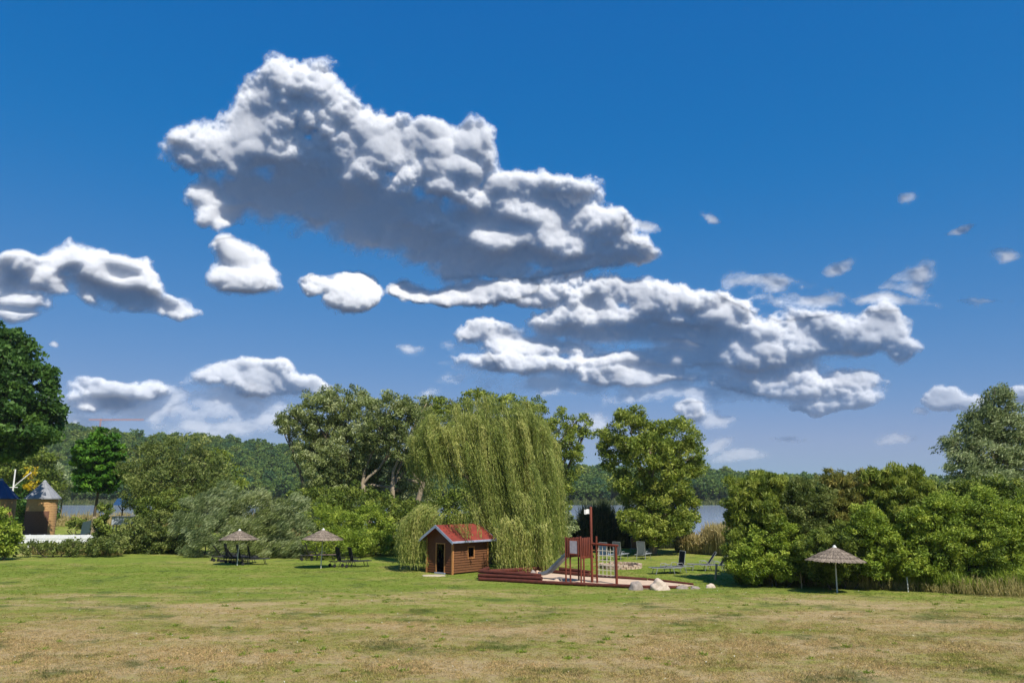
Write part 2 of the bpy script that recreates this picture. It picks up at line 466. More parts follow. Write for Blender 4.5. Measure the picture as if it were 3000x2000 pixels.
cen_ = rs.randint(0, 24, k); xx = xx*.25 + rs.uniform(-18, 18, 24)[cen_]*yy/30; yy = yy
cl = np.stack([xx, yy, gnd(xx, yy) + .045], 1)
V = leafverts(cl, unit(rs.normal(size=(k, 3))), unit(rs.normal(size=(k, 3))), .04, .035)
fl_ = quads_mesh('clover_flowers', V, rs.uniform(size=k), mat('petal_white', srgb(222, 220, 206), srgb(200, 198, 184), 8, .8, 0)); tag(fl_, 'tiny white clover flowers scattered over the lawn', 'clover', kind='stuff')
def weed_tile(seed):
    rs = np.random.RandomState(seed); n = 60; a = unit(np.stack([rs.normal(size=n), rs.normal(size=n), rs.uniform(.25, 1.1, n)], 1))
    Ls = rs.uniform(.05, .12, n); c = a*Ls[:, None]*.5 + rs.normal(size=(n, 3))*np.array([.05, .05, 0])
    return quads_mesh('weed_tuft', leafverts(c, a, unit(np.cross(a, rs.normal(size=(n, 3)))), Ls, .022), rs.uniform(0, .8, n), M['bright'], link=False)
rs = np.random.RandomState(67); k = 260; cn = np.stack([rs.uniform(-1, 1, 30), rs.uniform(14, 40, 30)], 1); ci_ = rs.randint(0, 30, k)
yy = cn[ci_, 1] + rs.normal(size=k)*1.6; xx = cn[ci_, 0]*.68*cn[ci_, 1] + rs.normal(size=k)*2.4
wr = np.zeros((k, 3)); wr[:, 2] = rs.uniform(0, 6.28, k)
we_ = scatter('lawn_weeds', np.stack([xx, yy, gnd(xx, yy)], 1), wr, np.ones((k, 3))*rs.uniform(.5, 1.3, (k, 1)), [weed_tile(70+i) for i in range(3)]); tag(we_, 'green weed tufts growing in patches of the lawn', 'weeds', kind='stuff')
gr = scatter('grass', P3, R3, S3, tl); tag(gr, 'short dry and green grass blades of the near lawn', 'grass', kind='stuff')

# ================================================================== FAR WOOD
def far_crown(seed, m):
    rs = np.random.RandomState(seed)
    lobes = [(0, 0, 9, 4.6, 4.6, 6)] + [(rs.uniform(-3, 3), rs.uniform(-3, 3), rs.uniform(6, 14), rs.uniform(2, 3.2), rs.uniform(2, 3.2), rs.uniform(1.8, 2.8)) for _ in range(7)]
    V, t = crown_verts(lobes, rs, clump=1.3, cover=1.3, per=13, leaf=1.0, width=.75, flat=.7, inner=.1)
    return quads_mesh('far_crown', V, t, m, link=False)
LM('forest2', (82, 104, 44), (116, 136, 58), (148, 158, 76))
LM('forest3', (54, 86, 50), (76, 110, 64), (106, 134, 78))
src = [far_crown(100+i, M[['forest', 'forest', 'forest2', 'forest3', 'forest'][i]]) for i in range(5)]
rs = np.random.RandomState(77); P = []
for yy in np.arange(492, 760, 7.5):
    for xx in np.arange(-yy*.78, yy*.72, 7.5):
        P.append((xx + rs.uniform(-3, 3), yy + rs.uniform(-3, 3)))
P = np.array(P); zz = gnd(P[:, 0], P[:, 1])
P3 = np.stack([P[:, 0], P[:, 1], zz - 1], 1); sc = rs.uniform(.72, 1.2, (len(P), 1)) * np.array([[1, 1, 1]]); sc[:, 2] *= rs.uniform(.8, 1.1, len(P))
R3 = np.zeros((len(P), 3)); R3[:, 2] = rs.uniform(0, 6.28, len(P))
fo = scatter('woodland', P3, R3, sc, src, 3); tag(fo, 'dense wood covering the low hills beyond the lake', 'woodland', kind='stuff')

def reeds(name, label, poly, n, h, m, seed, w=.05, lean=.12, kind='stuff', plume=0, cat='reeds', hv=.35, base=0.):
    rs = np.random.RandomState(seed); pts = []
    p = [Vector(q) for q in poly]           # band: list of (x,y) front line, depth
    seg = [(p[i+1]-p[i]).length for i in range(len(p)-1)]; tot = sum(seg)
    d = np.array([q[2] for q in poly])
    acc = np.concatenate([[0], np.cumsum(seg)])
    t = rs.uniform(0, tot, n)
    x = np.interp(t, acc, [q.x for q in p]); y = np.interp(t, acc, [q.y for q in p]); dd = np.interp(t, acc, d)
    y = y + rs.uniform(0, 1, n)*dd + .4*np.sin(x*1.3) * (dd > .5)
    clump = .75 + .25*np.sin(x*1.1 + seed) + .12*np.sin(x*3.7)
    hh = h * rs.uniform(1-hv, 1+hv*.4, n) * clump
    ax = unit(np.stack([rs.normal(size=n)*lean + .05, rs.normal(size=n)*lean, np.ones(n)], 1))
    z = gnd(x, y) + base
    c = np.stack([x, y, np.maximum(z, -1.0)], 1) + ax*hh[:, None]*.5
    sd = unit(np.cross(ax, np.stack([rs.normal(size=n)*.4, np.ones(n), np.zeros(n)], 1)))
    V = [leafverts(c, ax, sd, hh, w*rs.uniform(.5, 1.5, n))]; T = [np.clip(.45+rs.normal(size=n)*.25, 0, 1)]
    # side leaves
    k = n*2; j = rs.randint(0, n, k); f = rs.uniform(.1, .48, k)
    a2 = unit(ax[j] + rs.normal(size=(k, 3))*.5); c2 = c[j] + ax[j]*(hh[j]*f)[:, None] - ax[j]*(hh[j]*.15)[:, None]
    V.append(leafverts(c2 + a2*.12*h*.4, a2, unit(np.cross(a2, rs.normal(size=(k, 3)))), .3*h*rs.uniform(.5, 1.2, k), w*1.1)); T.append(np.clip(.5+rs.normal(size=k)*.25, 0, 1))
    o = quads_mesh(name, np.concatenate(V), np.concatenate(T), M[m])
    return tag(o, label, cat, kind=kind)

# far shore reed belt
reeds('reed_belt', 'pale green reed belt along the far lake shore', [(-420, 468, 14), (360, 468, 14)], 16000, 3.6, 'reedgreen', 3, w=.5, hv=.3)
reeds('reed_belt', 'dry and green reeds at the near end of the lake behind the round towers', [(-96, 128, 8), (-38, 126, 8), (-26, 96, 6)], 6000, 2.4, 'reedtan', 4, w=.12)
reeds('reed_bed', 'tall dark reeds between the playground and the lake', [tuple(W(1560, HOR, 76).to_2d()) + (4,), tuple(W(2000, HOR, 76).to_2d()) + (4,)], 14000, 4.3, 'reeddark', 5, w=.075)
reeds('reed_bed', 'straw coloured reeds beside the thicket at the lawn edge', [tuple(W(1990, HOR, 70).to_2d()) + (3,), tuple(W(2150, HOR, 66).to_2d()) + (4,)], 3600, 2.9, 'reedtan', 6, w=.08)
reeds('tall_grass', 'dry straw and green tall grass along the foot of the right thicket', [tuple(at(2200, 1712).to_2d()) + (1.2,), tuple(at(2450, 1722).to_2d()) + (1.4,), tuple(at(2750, 1738).to_2d()) + (1.5,), tuple(at(3080, 1756).to_2d()) + (1.5,)], 1500, .9, 'drygrass', 7, w=.025, lean=.22, cat='grass', hv=.8)
reeds('tall_grass', 'green reed grass mixed into the dry grass below the right thicket', [tuple(at(2180, 1708).to_2d()) + (2.2,), tuple(at(2450, 1719).to_2d()) + (2.4,), tuple(at(2750, 1734).to_2d()) + (2.5,), tuple(at(3080, 1750).to_2d()) + (2.5,)], 14000, 1.45, 'bright', 17, w=.035, lean=.25, cat='grass', hv=.7)
reeds('tall_grass', 'dry brown grass at the foot of the low hedge on the left', [tuple(at(55, 1624).to_2d()) + (1,), tuple(at(340, 1628).to_2d()) + (1,)], 1800, .8, 'drygrass', 8, w=.05, lean=.25, cat='grass', hv=.8)

# ================================================================== TREES AND SHRUBS
big = dict(clump=.75, cover=1.5, per=85, leaf=.24, width=.5)
tree('maple_tree', 'tall dark green broadleaf tree cut by the left photo edge', 'tree',
     [(20, 1080, 110, 100), (-60, 1060, 120, 110, 2), (85, 1150, 85, 90, -1), (60, 1240, 110, 80, -2), (-20, 1200, 130, 110, -3), (120, 1230, 60, 60), (30, 1010, 60, 50), (-40, 1300, 100, 60, -2), (50, 1300, 50, 45, -2)],
     88, -20, 'oak', 'barkdark', 11, .42, split=.42, clump=.95, cover=1.4, per=90, leaf=.4, width=.7)
G1 = 'trees behind the round towers'
tree('broadleaf_tree', 'olive green tree behind the grey cone roofed tower', 'tree', [(60, 1360, 70, 65), (110, 1370, 55, 60, -3), (20, 1400, 60, 60, 1), (130, 1440, 45, 55, -2), (60, 1460, 60, 60)], 128, 70, 'green', 'bark', 12, .3, G1, clump=1.0, cover=1.3, per=60, leaf=.42, width=.6)
tree('willow_tree', 'small grey green willow right of the cone roofed tower', 'tree', [(185, 1410, 26, 34), (170, 1385, 22, 28), (192, 1440, 22, 24)], 140, 185, 'silver', 'bark', 13, .2, G1, clump=.8, cover=1.3, per=60, leaf=.4, width=.35)
tree('broadleaf_tree', 'dark green bushy tree directly behind the tower walls', 'tree', [(70, 1510, 60, 60), (20, 1480, 50, 50), (110, 1490, 50, 50), (60, 1450, 40, 40)], 118, 70, 'oak', 'bark', 19, .25, G1, clump=.9, cover=1.3, per=60, leaf=.4, width=.6)
tree('birch_tree', 'small tree with bright yellow leaves above the mast', 'tree', [(92, 1385, 13, 22), (90, 1420, 17, 18), (100, 1405, 12, 14)], 112, 92, 'yellow', 'bark', 14, .12, clump=.5, cover=.9, per=22, leaf=.3, width=.6)
tree('maple_tree', 'round bright green maple with a thin dark trunk', 'tree', [(290, 1330, 62, 60), (310, 1290, 42, 38), (265, 1320, 40, 40, -1), (330, 1350, 38, 45), (245, 1370, 32, 38), (290, 1400, 60, 42), (262, 1410, 36, 30, -1), (325, 1400, 38, 38)],
     95, 283, 'maple', 'barkdark', 15, .2, split=.5, clump=.62, cover=1.35, per=70, leaf=.34, width=.75, flat=.5, inner=.15)
tree('willow_tree', 'broad olive bushy willow right of the bright maple', 'tree', [(520, 1330, 95, 65), (430, 1370, 75, 70), (600, 1380, 75, 60), (520, 1420, 120, 75, -3), (450, 1440, 80, 70, -2), (610, 1430, 60, 50, -2), (400, 1440, 40, 60)],
     92, 520, 'olive', 'barkdark', 16, .35, split=.3, clump=.95, cover=1.5, per=90, leaf=.34, width=.35)
tree('broadleaf_tree', 'yellowish tree crown peeking out behind the olive willow', 'tree', [(640, 1370, 45, 48), (660, 1420, 50, 50)], 108, 645, 'yellowgreen', 'bark', 17, .25, clump=.9, cover=1.4, per=70, leaf=.36, width=.5)

# two large grey willows
tree('willow_tree', 'large spreading grey willow left of the weeping willow', 'tree',
     [(930, 1200, 80, 50), (870, 1240, 60, 42), (1010, 1180, 90, 48), (960, 1260, 70, 42), (830, 1240, 30, 22), (1070, 1240, 80, 70), (1030, 1330, 80, 70, -2), (950, 1390, 56, 66, -2), (1010, 1430, 90, 70, -1), (950, 1300, 50, 44, 3), (1060, 1380, 70, 70, 2), (905, 1320, 50, 50), (925, 1440, 60, 60)],
     84, 990, 'willow', 'bark', 21, .42, split=.3, stems=3, spread=1.6, clump=.6, cover=1.45, per=80, leaf=.3, width=.3, inner=.15, up=.2)
tree('willow_tree', 'second large grey willow with pale trunks behind the play hut', 'tree',
     [(1150, 1200, 75, 52), (1190, 1240, 60, 64), (1110, 1270, 70, 56), (1190, 1310, 66, 50), (1210, 1390, 66, 66, 4), (1120, 1420, 60, 66, 4), (1210, 1470, 66, 56, 3), (1250, 1190, 50, 30, 5), (1290, 1240, 60, 60, 5)],
     80, 1150, 'willow', 'barkpale', 22, .34, split=.45, stems=3, spread=1.4, clump=.6, cover=1.45, per=80, leaf=.3, width=.3, inner=.15, up=.2)
tree('willow_tree', 'yellow olive willow standing behind the weeping willow', 'tree',
     [(1500, 1200, 70, 45), (1590, 1220, 55, 50), (1560, 1300, 60, 60), (1640, 1280, 65, 60), (1650, 1340, 60, 50), (1690, 1240, 40, 30), (1722, 1262, 22, 26), (1630, 1400, 50, 50), (1400, 1180, 60, 35), (1310, 1185, 40, 26), (1640, 1450, 40, 50)],
     82, 1600, 'yellowgreen', 'bark', 23, .36, split=.4, stems=2, spread=1.2, clump=.62, cover=1.15, per=72, leaf=.3, width=.35, inner=.15)
tree('willow_tree', 'round crowned olive willow with a short pale trunk by the lake', 'tree',
     [(1850, 1270, 85, 60), (1850, 1225, 46, 34), (1970, 1280, 80, 55), (1990, 1340, 72, 60), (1900, 1320, 80, 55, -2), (1800, 1320, 52, 48), (1960, 1400, 75, 60, -1), (1850, 1420, 55, 50, -1), (1900, 1480, 85, 50, -1), (1950, 1520, 80, 48, -2), (1870, 1535, 60, 38, -3), (2010, 1490, 40, 50), (1920, 1570, 55, 25, -2)],
     70, 1905, 'yellowgreen', 'barkpale', 24, .42, split=.14, clump=.58, cover=1.9, per=85, leaf=.25, width=.38, inner=.2)
tree('willow_tree', 'tall silver grey willow at the right photo edge', 'tree',
     [(2925, 1175, 45, 50), (2880, 1240, 60, 55), (2950, 1250, 70, 60), (2840, 1310, 70, 60), (2920, 1330, 90, 70), (2820, 1370, 55, 55, -1), (2900, 1410, 90, 60, -1), (2990, 1340, 60, 80), (2790, 1300, 25, 30), (2990, 1440, 70, 60)],
     58, 2900, 'silver', 'bark', 25, .32, split=.35, stems=2, clump=.5, cover=2.0, per=85, leaf=.22, width=.3, wind=(.8, 0, .55), windk=.45)

# shrub helper
def shrub(label, spec, Y, base, m, seed, group=None, name='shrub', **kw):
    kw = dict(dict(clump=.42, cover=1.4, per=70, leaf=.15, width=.45, inner=.25, nl=5), **kw)
    return tree(name, label, 'shrub', spec, Y, base, m, 'barkdark', seed, .06, group, stems=4, split=.25, spread=.35, crown_name='foliage', **kw)
GL = 'shrubs along the left lawn edge'
w1 = dict(wind=(.8, 0, .65), windk=.55, leaf=.3, width=.16, per=110, clump=.55)
shrub('yellow green bush in the bottom left corner', [(20, 1560, 38, 50), (-20, 1530, 40, 55), (30, 1590, 25, 34), (0, 1600, 40, 25)], 63, 10, 'bright', 31, GL, leaf=.22)
shrub('long low hedge of brambles left of the lounger group', [(90, 1604, 35, 18), (140, 1603, 35, 20), (190, 1602, 35, 20), (240, 1602, 35, 20), (290, 1600, 35, 24), (330, 1595, 35, 28)], 66, 190, 'olive', 32, GL, 'hedge', leaf=.18, nl=6)
shrub('small leafy sapling growing over the white fence', [(300, 1540, 26, 26), (310, 1505, 22, 24), (290, 1575, 24, 24), (320, 1580, 26, 24)], 70, 300, 'green', 33, GL, leaf=.22)
shrub('small round bush on the lawn beyond the white fence', [(232, 1532, 22, 18), (225, 1538, 16, 14)], 104, 232, 'green', 34, leaf=.3, clump=.6)
shrub('olive bramble bush left of the first thatched umbrella', [(400, 1570, 60, 50), (460, 1560, 60, 55), (380, 1600, 50, 28), (440, 1605, 60, 26), (500, 1600, 50, 30), (540, 1590, 40, 34)], 70, 440, 'olive', 35, GL, leaf=.2)
shrub('leafy green bush under the olive willow', [(450, 1500, 50, 42), (500, 1480, 50, 42), (420, 1530, 40, 36), (540, 1510, 40, 40)], 72, 470, 'green', 36, GL, leaf=.2)
shrub('silver willow shrub bent by wind behind the lounger group', [(600, 1500, 80, 60), (660, 1480, 70, 55), (560, 1540, 60, 50), (640, 1550, 80, 60, -2), (600, 1600, 60, 32, -3)], 69, 620, 'silver', 37, GL, **w1)
shrub('pale olive willow shrub between the two left umbrellas', [(740, 1500, 70, 60), (790, 1490, 60, 55), (760, 1560, 80, 60, -2), (710, 1600, 60, 32, -3), (800, 1605, 70, 26, -3)], 68, 760, 'willow', 38, GL, **w1)
shrub('silver green willow shrub behind the second umbrella', [(870, 1500, 60, 50), (830, 1530, 60, 50), (880, 1570, 70, 52, -2), (850, 1610, 60, 22, -3)], 68, 860, 'silver', 39, GL, **w1)
shrub('bright green shrub behind the pair of dark loungers', [(960, 1530, 70, 52), (1000, 1545, 60, 50), (960, 1585, 80, 40, -2), (1030, 1590, 60, 36, -2)], 67, 980, 'bright', 40, GL, leaf=.22, width=.25)
shrub('bright leafy shrub left of the weeping willow', [(1080, 1530, 60, 50), (1130, 1555, 50, 46), (1090, 1585, 60, 38, -2), (1150, 1590, 36, 34, -1), (1050, 1550, 40, 50)], 69, 1100, 'bright', 41, GL, leaf=.22, width=.3)
shrub('dark understorey bush beneath the grey willows', [(960, 1480, 80, 50), (1050, 1480, 80, 55), (1130, 1500, 70, 50), (1210, 1530, 60, 60), (900, 1470, 60, 40), (1230, 1600, 60, 50), (1120, 1580, 70, 50), (1300, 1500, 60, 60), (1330, 1560, 60, 60), (1280, 1560, 60, 60), (1360, 1480, 60, 60)], 76, 1050, 'green', 42, leaf=.26, clump=.6)
shrub('low grey green bush behind the play tower slide', [(1660, 1545, 24, 50), (1650, 1590, 22, 36)], 68, 1655, 'silver', 43, leaf=.22, clump=.4)

GR = 'shrubs of the right thicket'
T = [
 ('yellow green willow shrub at the left end of the thicket', [(2190, 1460, 60, 60), (2250, 1450, 55, 60), (2180, 1540, 55, 60), (2250, 1530, 70, 70, -1), (2170, 1620, 45, 60, -1), (2210, 1400, 25, 18)], 47, 2200, 'yellowgreen', 51, dict(up=.9, leaf=.24, width=.2, per=120)),
 ('leafy green shrub left of the right umbrella', [(2230, 1620, 70, 60), (2290, 1580, 60, 60), (2300, 1650, 60, 45, -.5), (2200, 1660, 50, 34, -.5)], 45, 2250, 'bright', 52, dict(leaf=.14)),
 ('olive shrub with pale tips behind the right umbrella', [(2340, 1500, 60, 60), (2400, 1470, 60, 55), (2370, 1570, 70, 60, -.5), (2340, 1430, 30, 30)], 46, 2360, 'olive', 53, dict(up=.8)),
 ('rust brown willow shrub in the thicket middle', [(2460, 1440, 60, 45), (2520, 1430, 60, 50), (2480, 1500, 70, 50, -.5), (2440, 1400, 36, 22)], 46.5, 2480, 'rusty', 54, dict(up=1.0, leaf=.24, width=.2, per=120)),
 ('dark green shrub directly behind the right umbrella canopy', [(2400, 1620, 70, 60), (2460, 1590, 70, 60), (2500, 1640, 60, 50), (2430, 1670, 60, 30, -.4)], 43.5, 2440, 'green', 55, dict(leaf=.14)),
 ('tall yellow green shrub right of the rust brown one', [(2600, 1430, 60, 55), (2660, 1420, 55, 50), (2640, 1490, 80, 60, -.5), (2560, 1410, 36, 30), (2690, 1450, 50, 50)], 45.5, 2630, 'yellowgreen', 56, dict(up=1.0, leaf=.24, width=.2, per=120)),
 ('dark leafy shrub between the umbrella and the white post', [(2560, 1570, 70, 60), (2620, 1600, 70, 60), (2580, 1650, 70, 42, -.4), (2540, 1530, 50, 50)], 43, 2590, 'bright', 57, dict(leaf=.14)),
 ('bright leafy shrub behind the thin white post', [(2700, 1540, 60, 60), (2740, 1590, 60, 60), (2690, 1640, 60, 46, -.4), (2750, 1500, 50, 50)], 42.5, 2710, 'bright', 58, dict(leaf=.14)),
 ('windblown shrub below the tall silver willow', [(2800, 1500, 60, 50), (2850, 1540, 70, 60), (2800, 1600, 70, 60, -.4), (2840, 1670, 60, 44, -.4), (2870, 1460, 40, 36)], 42, 2820, 'bright', 59, dict(wind=(.8,0,.6), windk=.4)),
 ('dark shrub deep in the thicket behind the umbrella', [(2330, 1500, 110, 90), (2480, 1520, 110, 100), (2400, 1600, 120, 80)], 49, 2400, 'green', 61, dict(leaf=.2, clump=.5)),
 ('dark shrub deep in the thicket below the silver willow', [(2620, 1500, 110, 90), (2760, 1520, 110, 100), (2700, 1600, 120, 90)], 47, 2690, 'green', 62, dict(leaf=.2, clump=.5)),
 ('dark shrub deep in the thicket near the photo edge', [(2880, 1500, 110, 90), (3000, 1520, 110, 110), (2930, 1620, 120, 90)], 46, 2930, 'green', 63, dict(leaf=.2, clump=.5)),
 ('bushy shrub at the right photo edge', [(2940, 1520, 60, 60), (2990, 1570, 70, 70), (2920, 1610, 60, 60, -.4), (2960, 1680, 70, 46, -.4), (3050, 1500, 60, 70)], 41, 2960, 'bright', 60, dict(wind=(.8,0,.6), windk=.3)),
]
for lab, spec, Y, b, m, sd, kw in T:
    shrub(lab, spec, Y, b, m, sd, GR, **dict(dict(clump=.34, per=120, leaf=.125, width=.4, cover=2.0), **kw))

# ------------------------------------------------------------------ weeping willow
def weeping():
    rs = np.random.RandomState(91); rnd = random.Random(91)
    cx = W(1440, 1672, 60.0).x; cy = 60.0; bz = 0.0
    root = empty('weeping_willow', (cx, cy, bz), 'great weeping willow with hanging strands behind the play hut', 'tree')
    heads = []; ends = []; nstr = []
    def add(x, y, z, zend, dx, outx, outy, n, spr=.32): heads.append((x, y, z)); ends.append((zend, dx, outx, outy)); nstr.append((n, spr))
    R = 5.1; Xc = W(1420, 1300, 60).x
    for i in range(380):
        ph = rs.uniform(0, 2*PI); u = math.sqrt(rs.uniform(0, 1))
        if rs.uniform() < .5: u = rs.uniform(.72, 1)
        x = Xc + R*u*math.cos(ph); y = cy + R*.95*u*math.sin(ph)
        zd = 12.1 - 2.9*u**3.2 + .25*math.sin(x*1.7) + .2*math.sin(y*2)
        tier = rs.choice([0, 1, 2], p=[.38, .27, .35])
        z = zd - [0, rs.uniform(.3, 2), rs.uniform(1.8, 5.5)][tier] + rs.normal()*.15
        left = (x - Xc)/R
        if left < -.3 and tier == 2: z = zd - rs.uniform(.4, 1.8)
        zend = rs.uniform(.15, 3.0) if left > -.3 else z - rs.uniform(1.2, 2.6)
        if tier == 0: zend = z - rs.uniform(2.0, 5.0)
        zend = max(zend, .12)
        ln = z - zend
        out = .5*u
        add(x, y, z, zend, (.30 if left < -.1 else .2 if left < .5 else .06)*ln, math.cos(ph)*out*(1.5 if left < 0 else 1), math.sin(ph)*out, rs.randint(16, 30), .2)
    for i in range(40):                 # right skirt down to the grass
        px = rs.uniform(1480, 1622); z = rs.uniform(4, 8.2); y = rs.uniform(53.4, 60)
        p = W(px, 1450, y); add(p.x, y, z, rs.uniform(.1, 1.2), .05*z, .25, -.3, 22, .22)
    for i in range(30):                 # low curtain right of the hut
        px = rs.uniform(1448, 1600); y = rs.uniform(52.3, 54)
        p = W(px, 1600, y); add(p.x, y, rs.uniform(1.8, 3.8), .1, .12, .1, -.3, 20, .24)
    for i in range(34):                 # low curtain behind and left of the hut
        px = rs.uniform(1205, 1300); y = rs.uniform(53.4, 56)
        q = (px-1262)/55; z = 4.0 - 1.0*q*q + rs.normal()*.2
        p = W(px, 1560, y); add(p.x, y, max(z, 1.6), rs.uniform(.1, 1), -.05, -.4 + .2*q, -.3, 20, .26)
    for (px, ze_) in ((1322, 2.6), (1334, 2.4), (1345, 2.3), (1356, 2.1), (1366, 2.0), (1372, 1.9), (1398, 2.2)):   # strands falling over the hut roof
        y = rs.uniform(52.0, 52.9)
        p = W(px, 1500, y); add(p.x - .25, y, rs.uniform(3.6, 4.1), ze_, .35, .1, -.4, 9, .12)
    C_ = []; A_ = []; T_ = []
    step = .105
    for (x, y, z), (ze, dx, ox, oy), (n, spr) in zip(heads, ends, nstr):
        tb = rs.normal()*.17
        for k in range(n):
            hx = x + rs.normal()*spr*.7; hy = y + rs.normal()*spr*.7; hz = z + rs.normal()*.15
            zz_ = max(.08, ze + rs.uniform(-.2, 1.1)*min(1, (z-ze)*.3)); L = max(.5, hz - zz_)
            m = max(4, int(L/step)); t = (np.arange(m) + rs.uniform(0, 1))/m
            rise = .28*np.sin(np.clip(t*5, 0, PI))
            sx = dx + rs.normal()*.1*L*.35
            px_ = hx + ox*np.clip(t*4, 0, 1)**.6*1.3 + sx*t**1.1 + .09*np.sin(t*7+k)
            py_ = hy + oy*np.clip(t*4, 0, 1)**.6*1.3 + rs.normal()*.05*L*t
            pz_ = hz + rise - L*t**1.08
            c = np.stack([px_, py_, pz_], 1)
            tg = np.gradient(c, axis=0)
            C_.append(c); A_.append(unit(tg)); T_.append(np.full(m, tb + rs.normal()*.1))
    c = np.concatenate(C_); a = np.concatenate(A_); t = np.concatenate(T_); N = len(c)
    c = c + rs.normal(size=(N, 3))*.025
    ax = unit(a + rs.normal(size=(N, 3))*.3 + np.array([0, 0, -.25]))
    sd = unit(np.cross(ax, rs.normal(size=(N, 3))))
    L = .2*rs.uniform(.45, 1.7, N)
    V = leafverts(c - np.array([cx, cy, bz]), ax, sd, L, .038*rs.uniform(.6, 1.4, N))
    quads_mesh('crown', V, np.clip(.48 + t + rs.normal(size=N)*.15, 0, 1), M['weeping'], root)
    print('willow leaves', N)
    mb = MB(); b = Vector((0, 0, 3.2))
    mb.tube([(0, 0, -.2), (0, 0, .3), (.1, 0, 1.6), b], [.7, .5, .42, .4], 10, jit=.08, rnd=rnd)
    for i in range(12):
        ph = i*2*PI/12 + rnd.uniform(-.2, .2); u = rnd.uniform(.45, .9)
        e = Vector((Xc - cx + R*u*math.cos(ph), R*u*math.sin(ph), 10.6 - 3*u*u))
        limb(mb, b, e, .2, .04, rnd, sag=.25)
    mb.build('trunk', M['barkdark'], root)
weeping()

# ================================================================== PLAY HUT
M['plank'] = mat('plank_gable', srgb(126, 76, 40), srgb(92, 52, 28), 5, .6, .3, (1, 1, 9))
M['plank_side'] = mat('plank_side', srgb(122, 80, 48), srgb(84, 54, 34), 4, .65, .3, (1.2, 1, 9))
M['trimwood'] = mat('trim_wood', srgb(186, 132, 80), srgb(150, 98, 56), 5, .6, .3, (3, 3, 1))
M['redroof'] = mat('red_roof', srgb(138, 56, 42), srgb(104, 46, 38), 2.2, .8, .6, (1, 1, 1))
M['fascia'] = mat('fascia', srgb(158, 166, 186), srgb(132, 140, 160), 5, .5, .1)
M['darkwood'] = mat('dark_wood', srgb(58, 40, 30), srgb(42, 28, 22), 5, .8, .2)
M['stone'] = mat('step_stone', srgb(196, 184, 160), srgb(168, 154, 130), 5, .9, .4)
c0 = at(1325, 1683)
hut = empty('play_hut', c0, 'small brown plank play hut with red roof and open doorway', 'play hut', rad(48)); hut.scale = (1.01,)*3
LX, LY, EV, PK = 3.2, 2.4, 2.25, 2.98
def siding_gable():
    mb = MB(); z = .1; h = .155
    while z < PK - .1:
        z1 = min(z + h, PK)
        y0, y1 = .0, LY
        if z > EV - .02:
            k = (z - EV)/(PK-EV)*LY/2; y0 += k; y1 -= k
        spans = [(y0, y1)]
        if z < 1.86: spans = [(y0, .72), (1.44, y1)]
        for a, b in spans:
            if b - a > .05: mb.hexa([(-.06, a, z), (-.0, a, z), (-.0, b, z), (-.06, b, z)], [(-.012, a, z1-.004), (0, a, z1-.004), (0, b, z1-.004), (-.012, b, z1-.004)])
        z += h
    return mb
sg = siding_gable(); sg.build('gable_siding', M['plank'], hut)
mb = MB(); z = .1; h = .155
while z < EV - .05:
    z1 = z + h
    spans = [(0.0, LX)]
    if .98 - h*.6 < z < 1.62: spans = [(0, 1.36), (1.86, LX)]
    for a, b in spans:
        mb.hexa([(a, -.06, z), (b, -.06, z), (b, 0, z), (a, 0, z)], [(a, -.012, z1-.004), (b, -.012, z1-.004), (b, 0, z1-.004), (a, 0, z1-.004)])
    z += h
mb.build('side_siding', M['plank_side'], hut)
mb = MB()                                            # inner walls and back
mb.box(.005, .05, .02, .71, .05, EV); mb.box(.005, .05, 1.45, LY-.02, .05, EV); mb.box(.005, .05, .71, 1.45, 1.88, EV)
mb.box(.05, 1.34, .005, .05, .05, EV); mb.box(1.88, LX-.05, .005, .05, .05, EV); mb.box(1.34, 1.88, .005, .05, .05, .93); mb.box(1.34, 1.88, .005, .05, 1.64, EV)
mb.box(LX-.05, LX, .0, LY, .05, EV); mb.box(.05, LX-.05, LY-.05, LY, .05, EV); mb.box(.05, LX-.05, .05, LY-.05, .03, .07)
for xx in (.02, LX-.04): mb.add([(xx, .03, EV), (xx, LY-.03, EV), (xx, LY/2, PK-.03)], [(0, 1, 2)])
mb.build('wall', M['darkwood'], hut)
for (x, y) in ((0, 0), (LX, 0), (0, LY)): MB().box(x-.075, x+.045, y-.075, y+.045, 0, EV - .02).build('corner_post', M['trimwood'], hut)
mb = MB(); mb.box(-.075, .0, .64, .72, .04, 1.93); mb.box(-.075, .0, 1.44, 1.52, .04, 1.93); mb.box(-.072, .0, .72, 1.44, 1.86, 1.93)
fr = mb.build('door_frame', M['trimwood'], hut)
mb = MB(); mb.box(-.12, .03, .6, 1.56, .0, .09); mb.build('door_sill', M['fascia'], hut)
mb = MB(); mb.box(1.29, 1.36, -.075, .0, .9, 1.68); mb.box(1.86, 1.93, -.075, .0, .9, 1.68); mb.box(1.36, 1.86, -.072, .0, .9, .97); mb.box(1.36, 1.86, -.072, 0, 1.62, 1.68)
mb.build('window_frame', M['trimwood'], hut)
sl = (PK-EV)/(LY/2); OV = .42; OX = .42; nrm = math.hypot(1, sl)
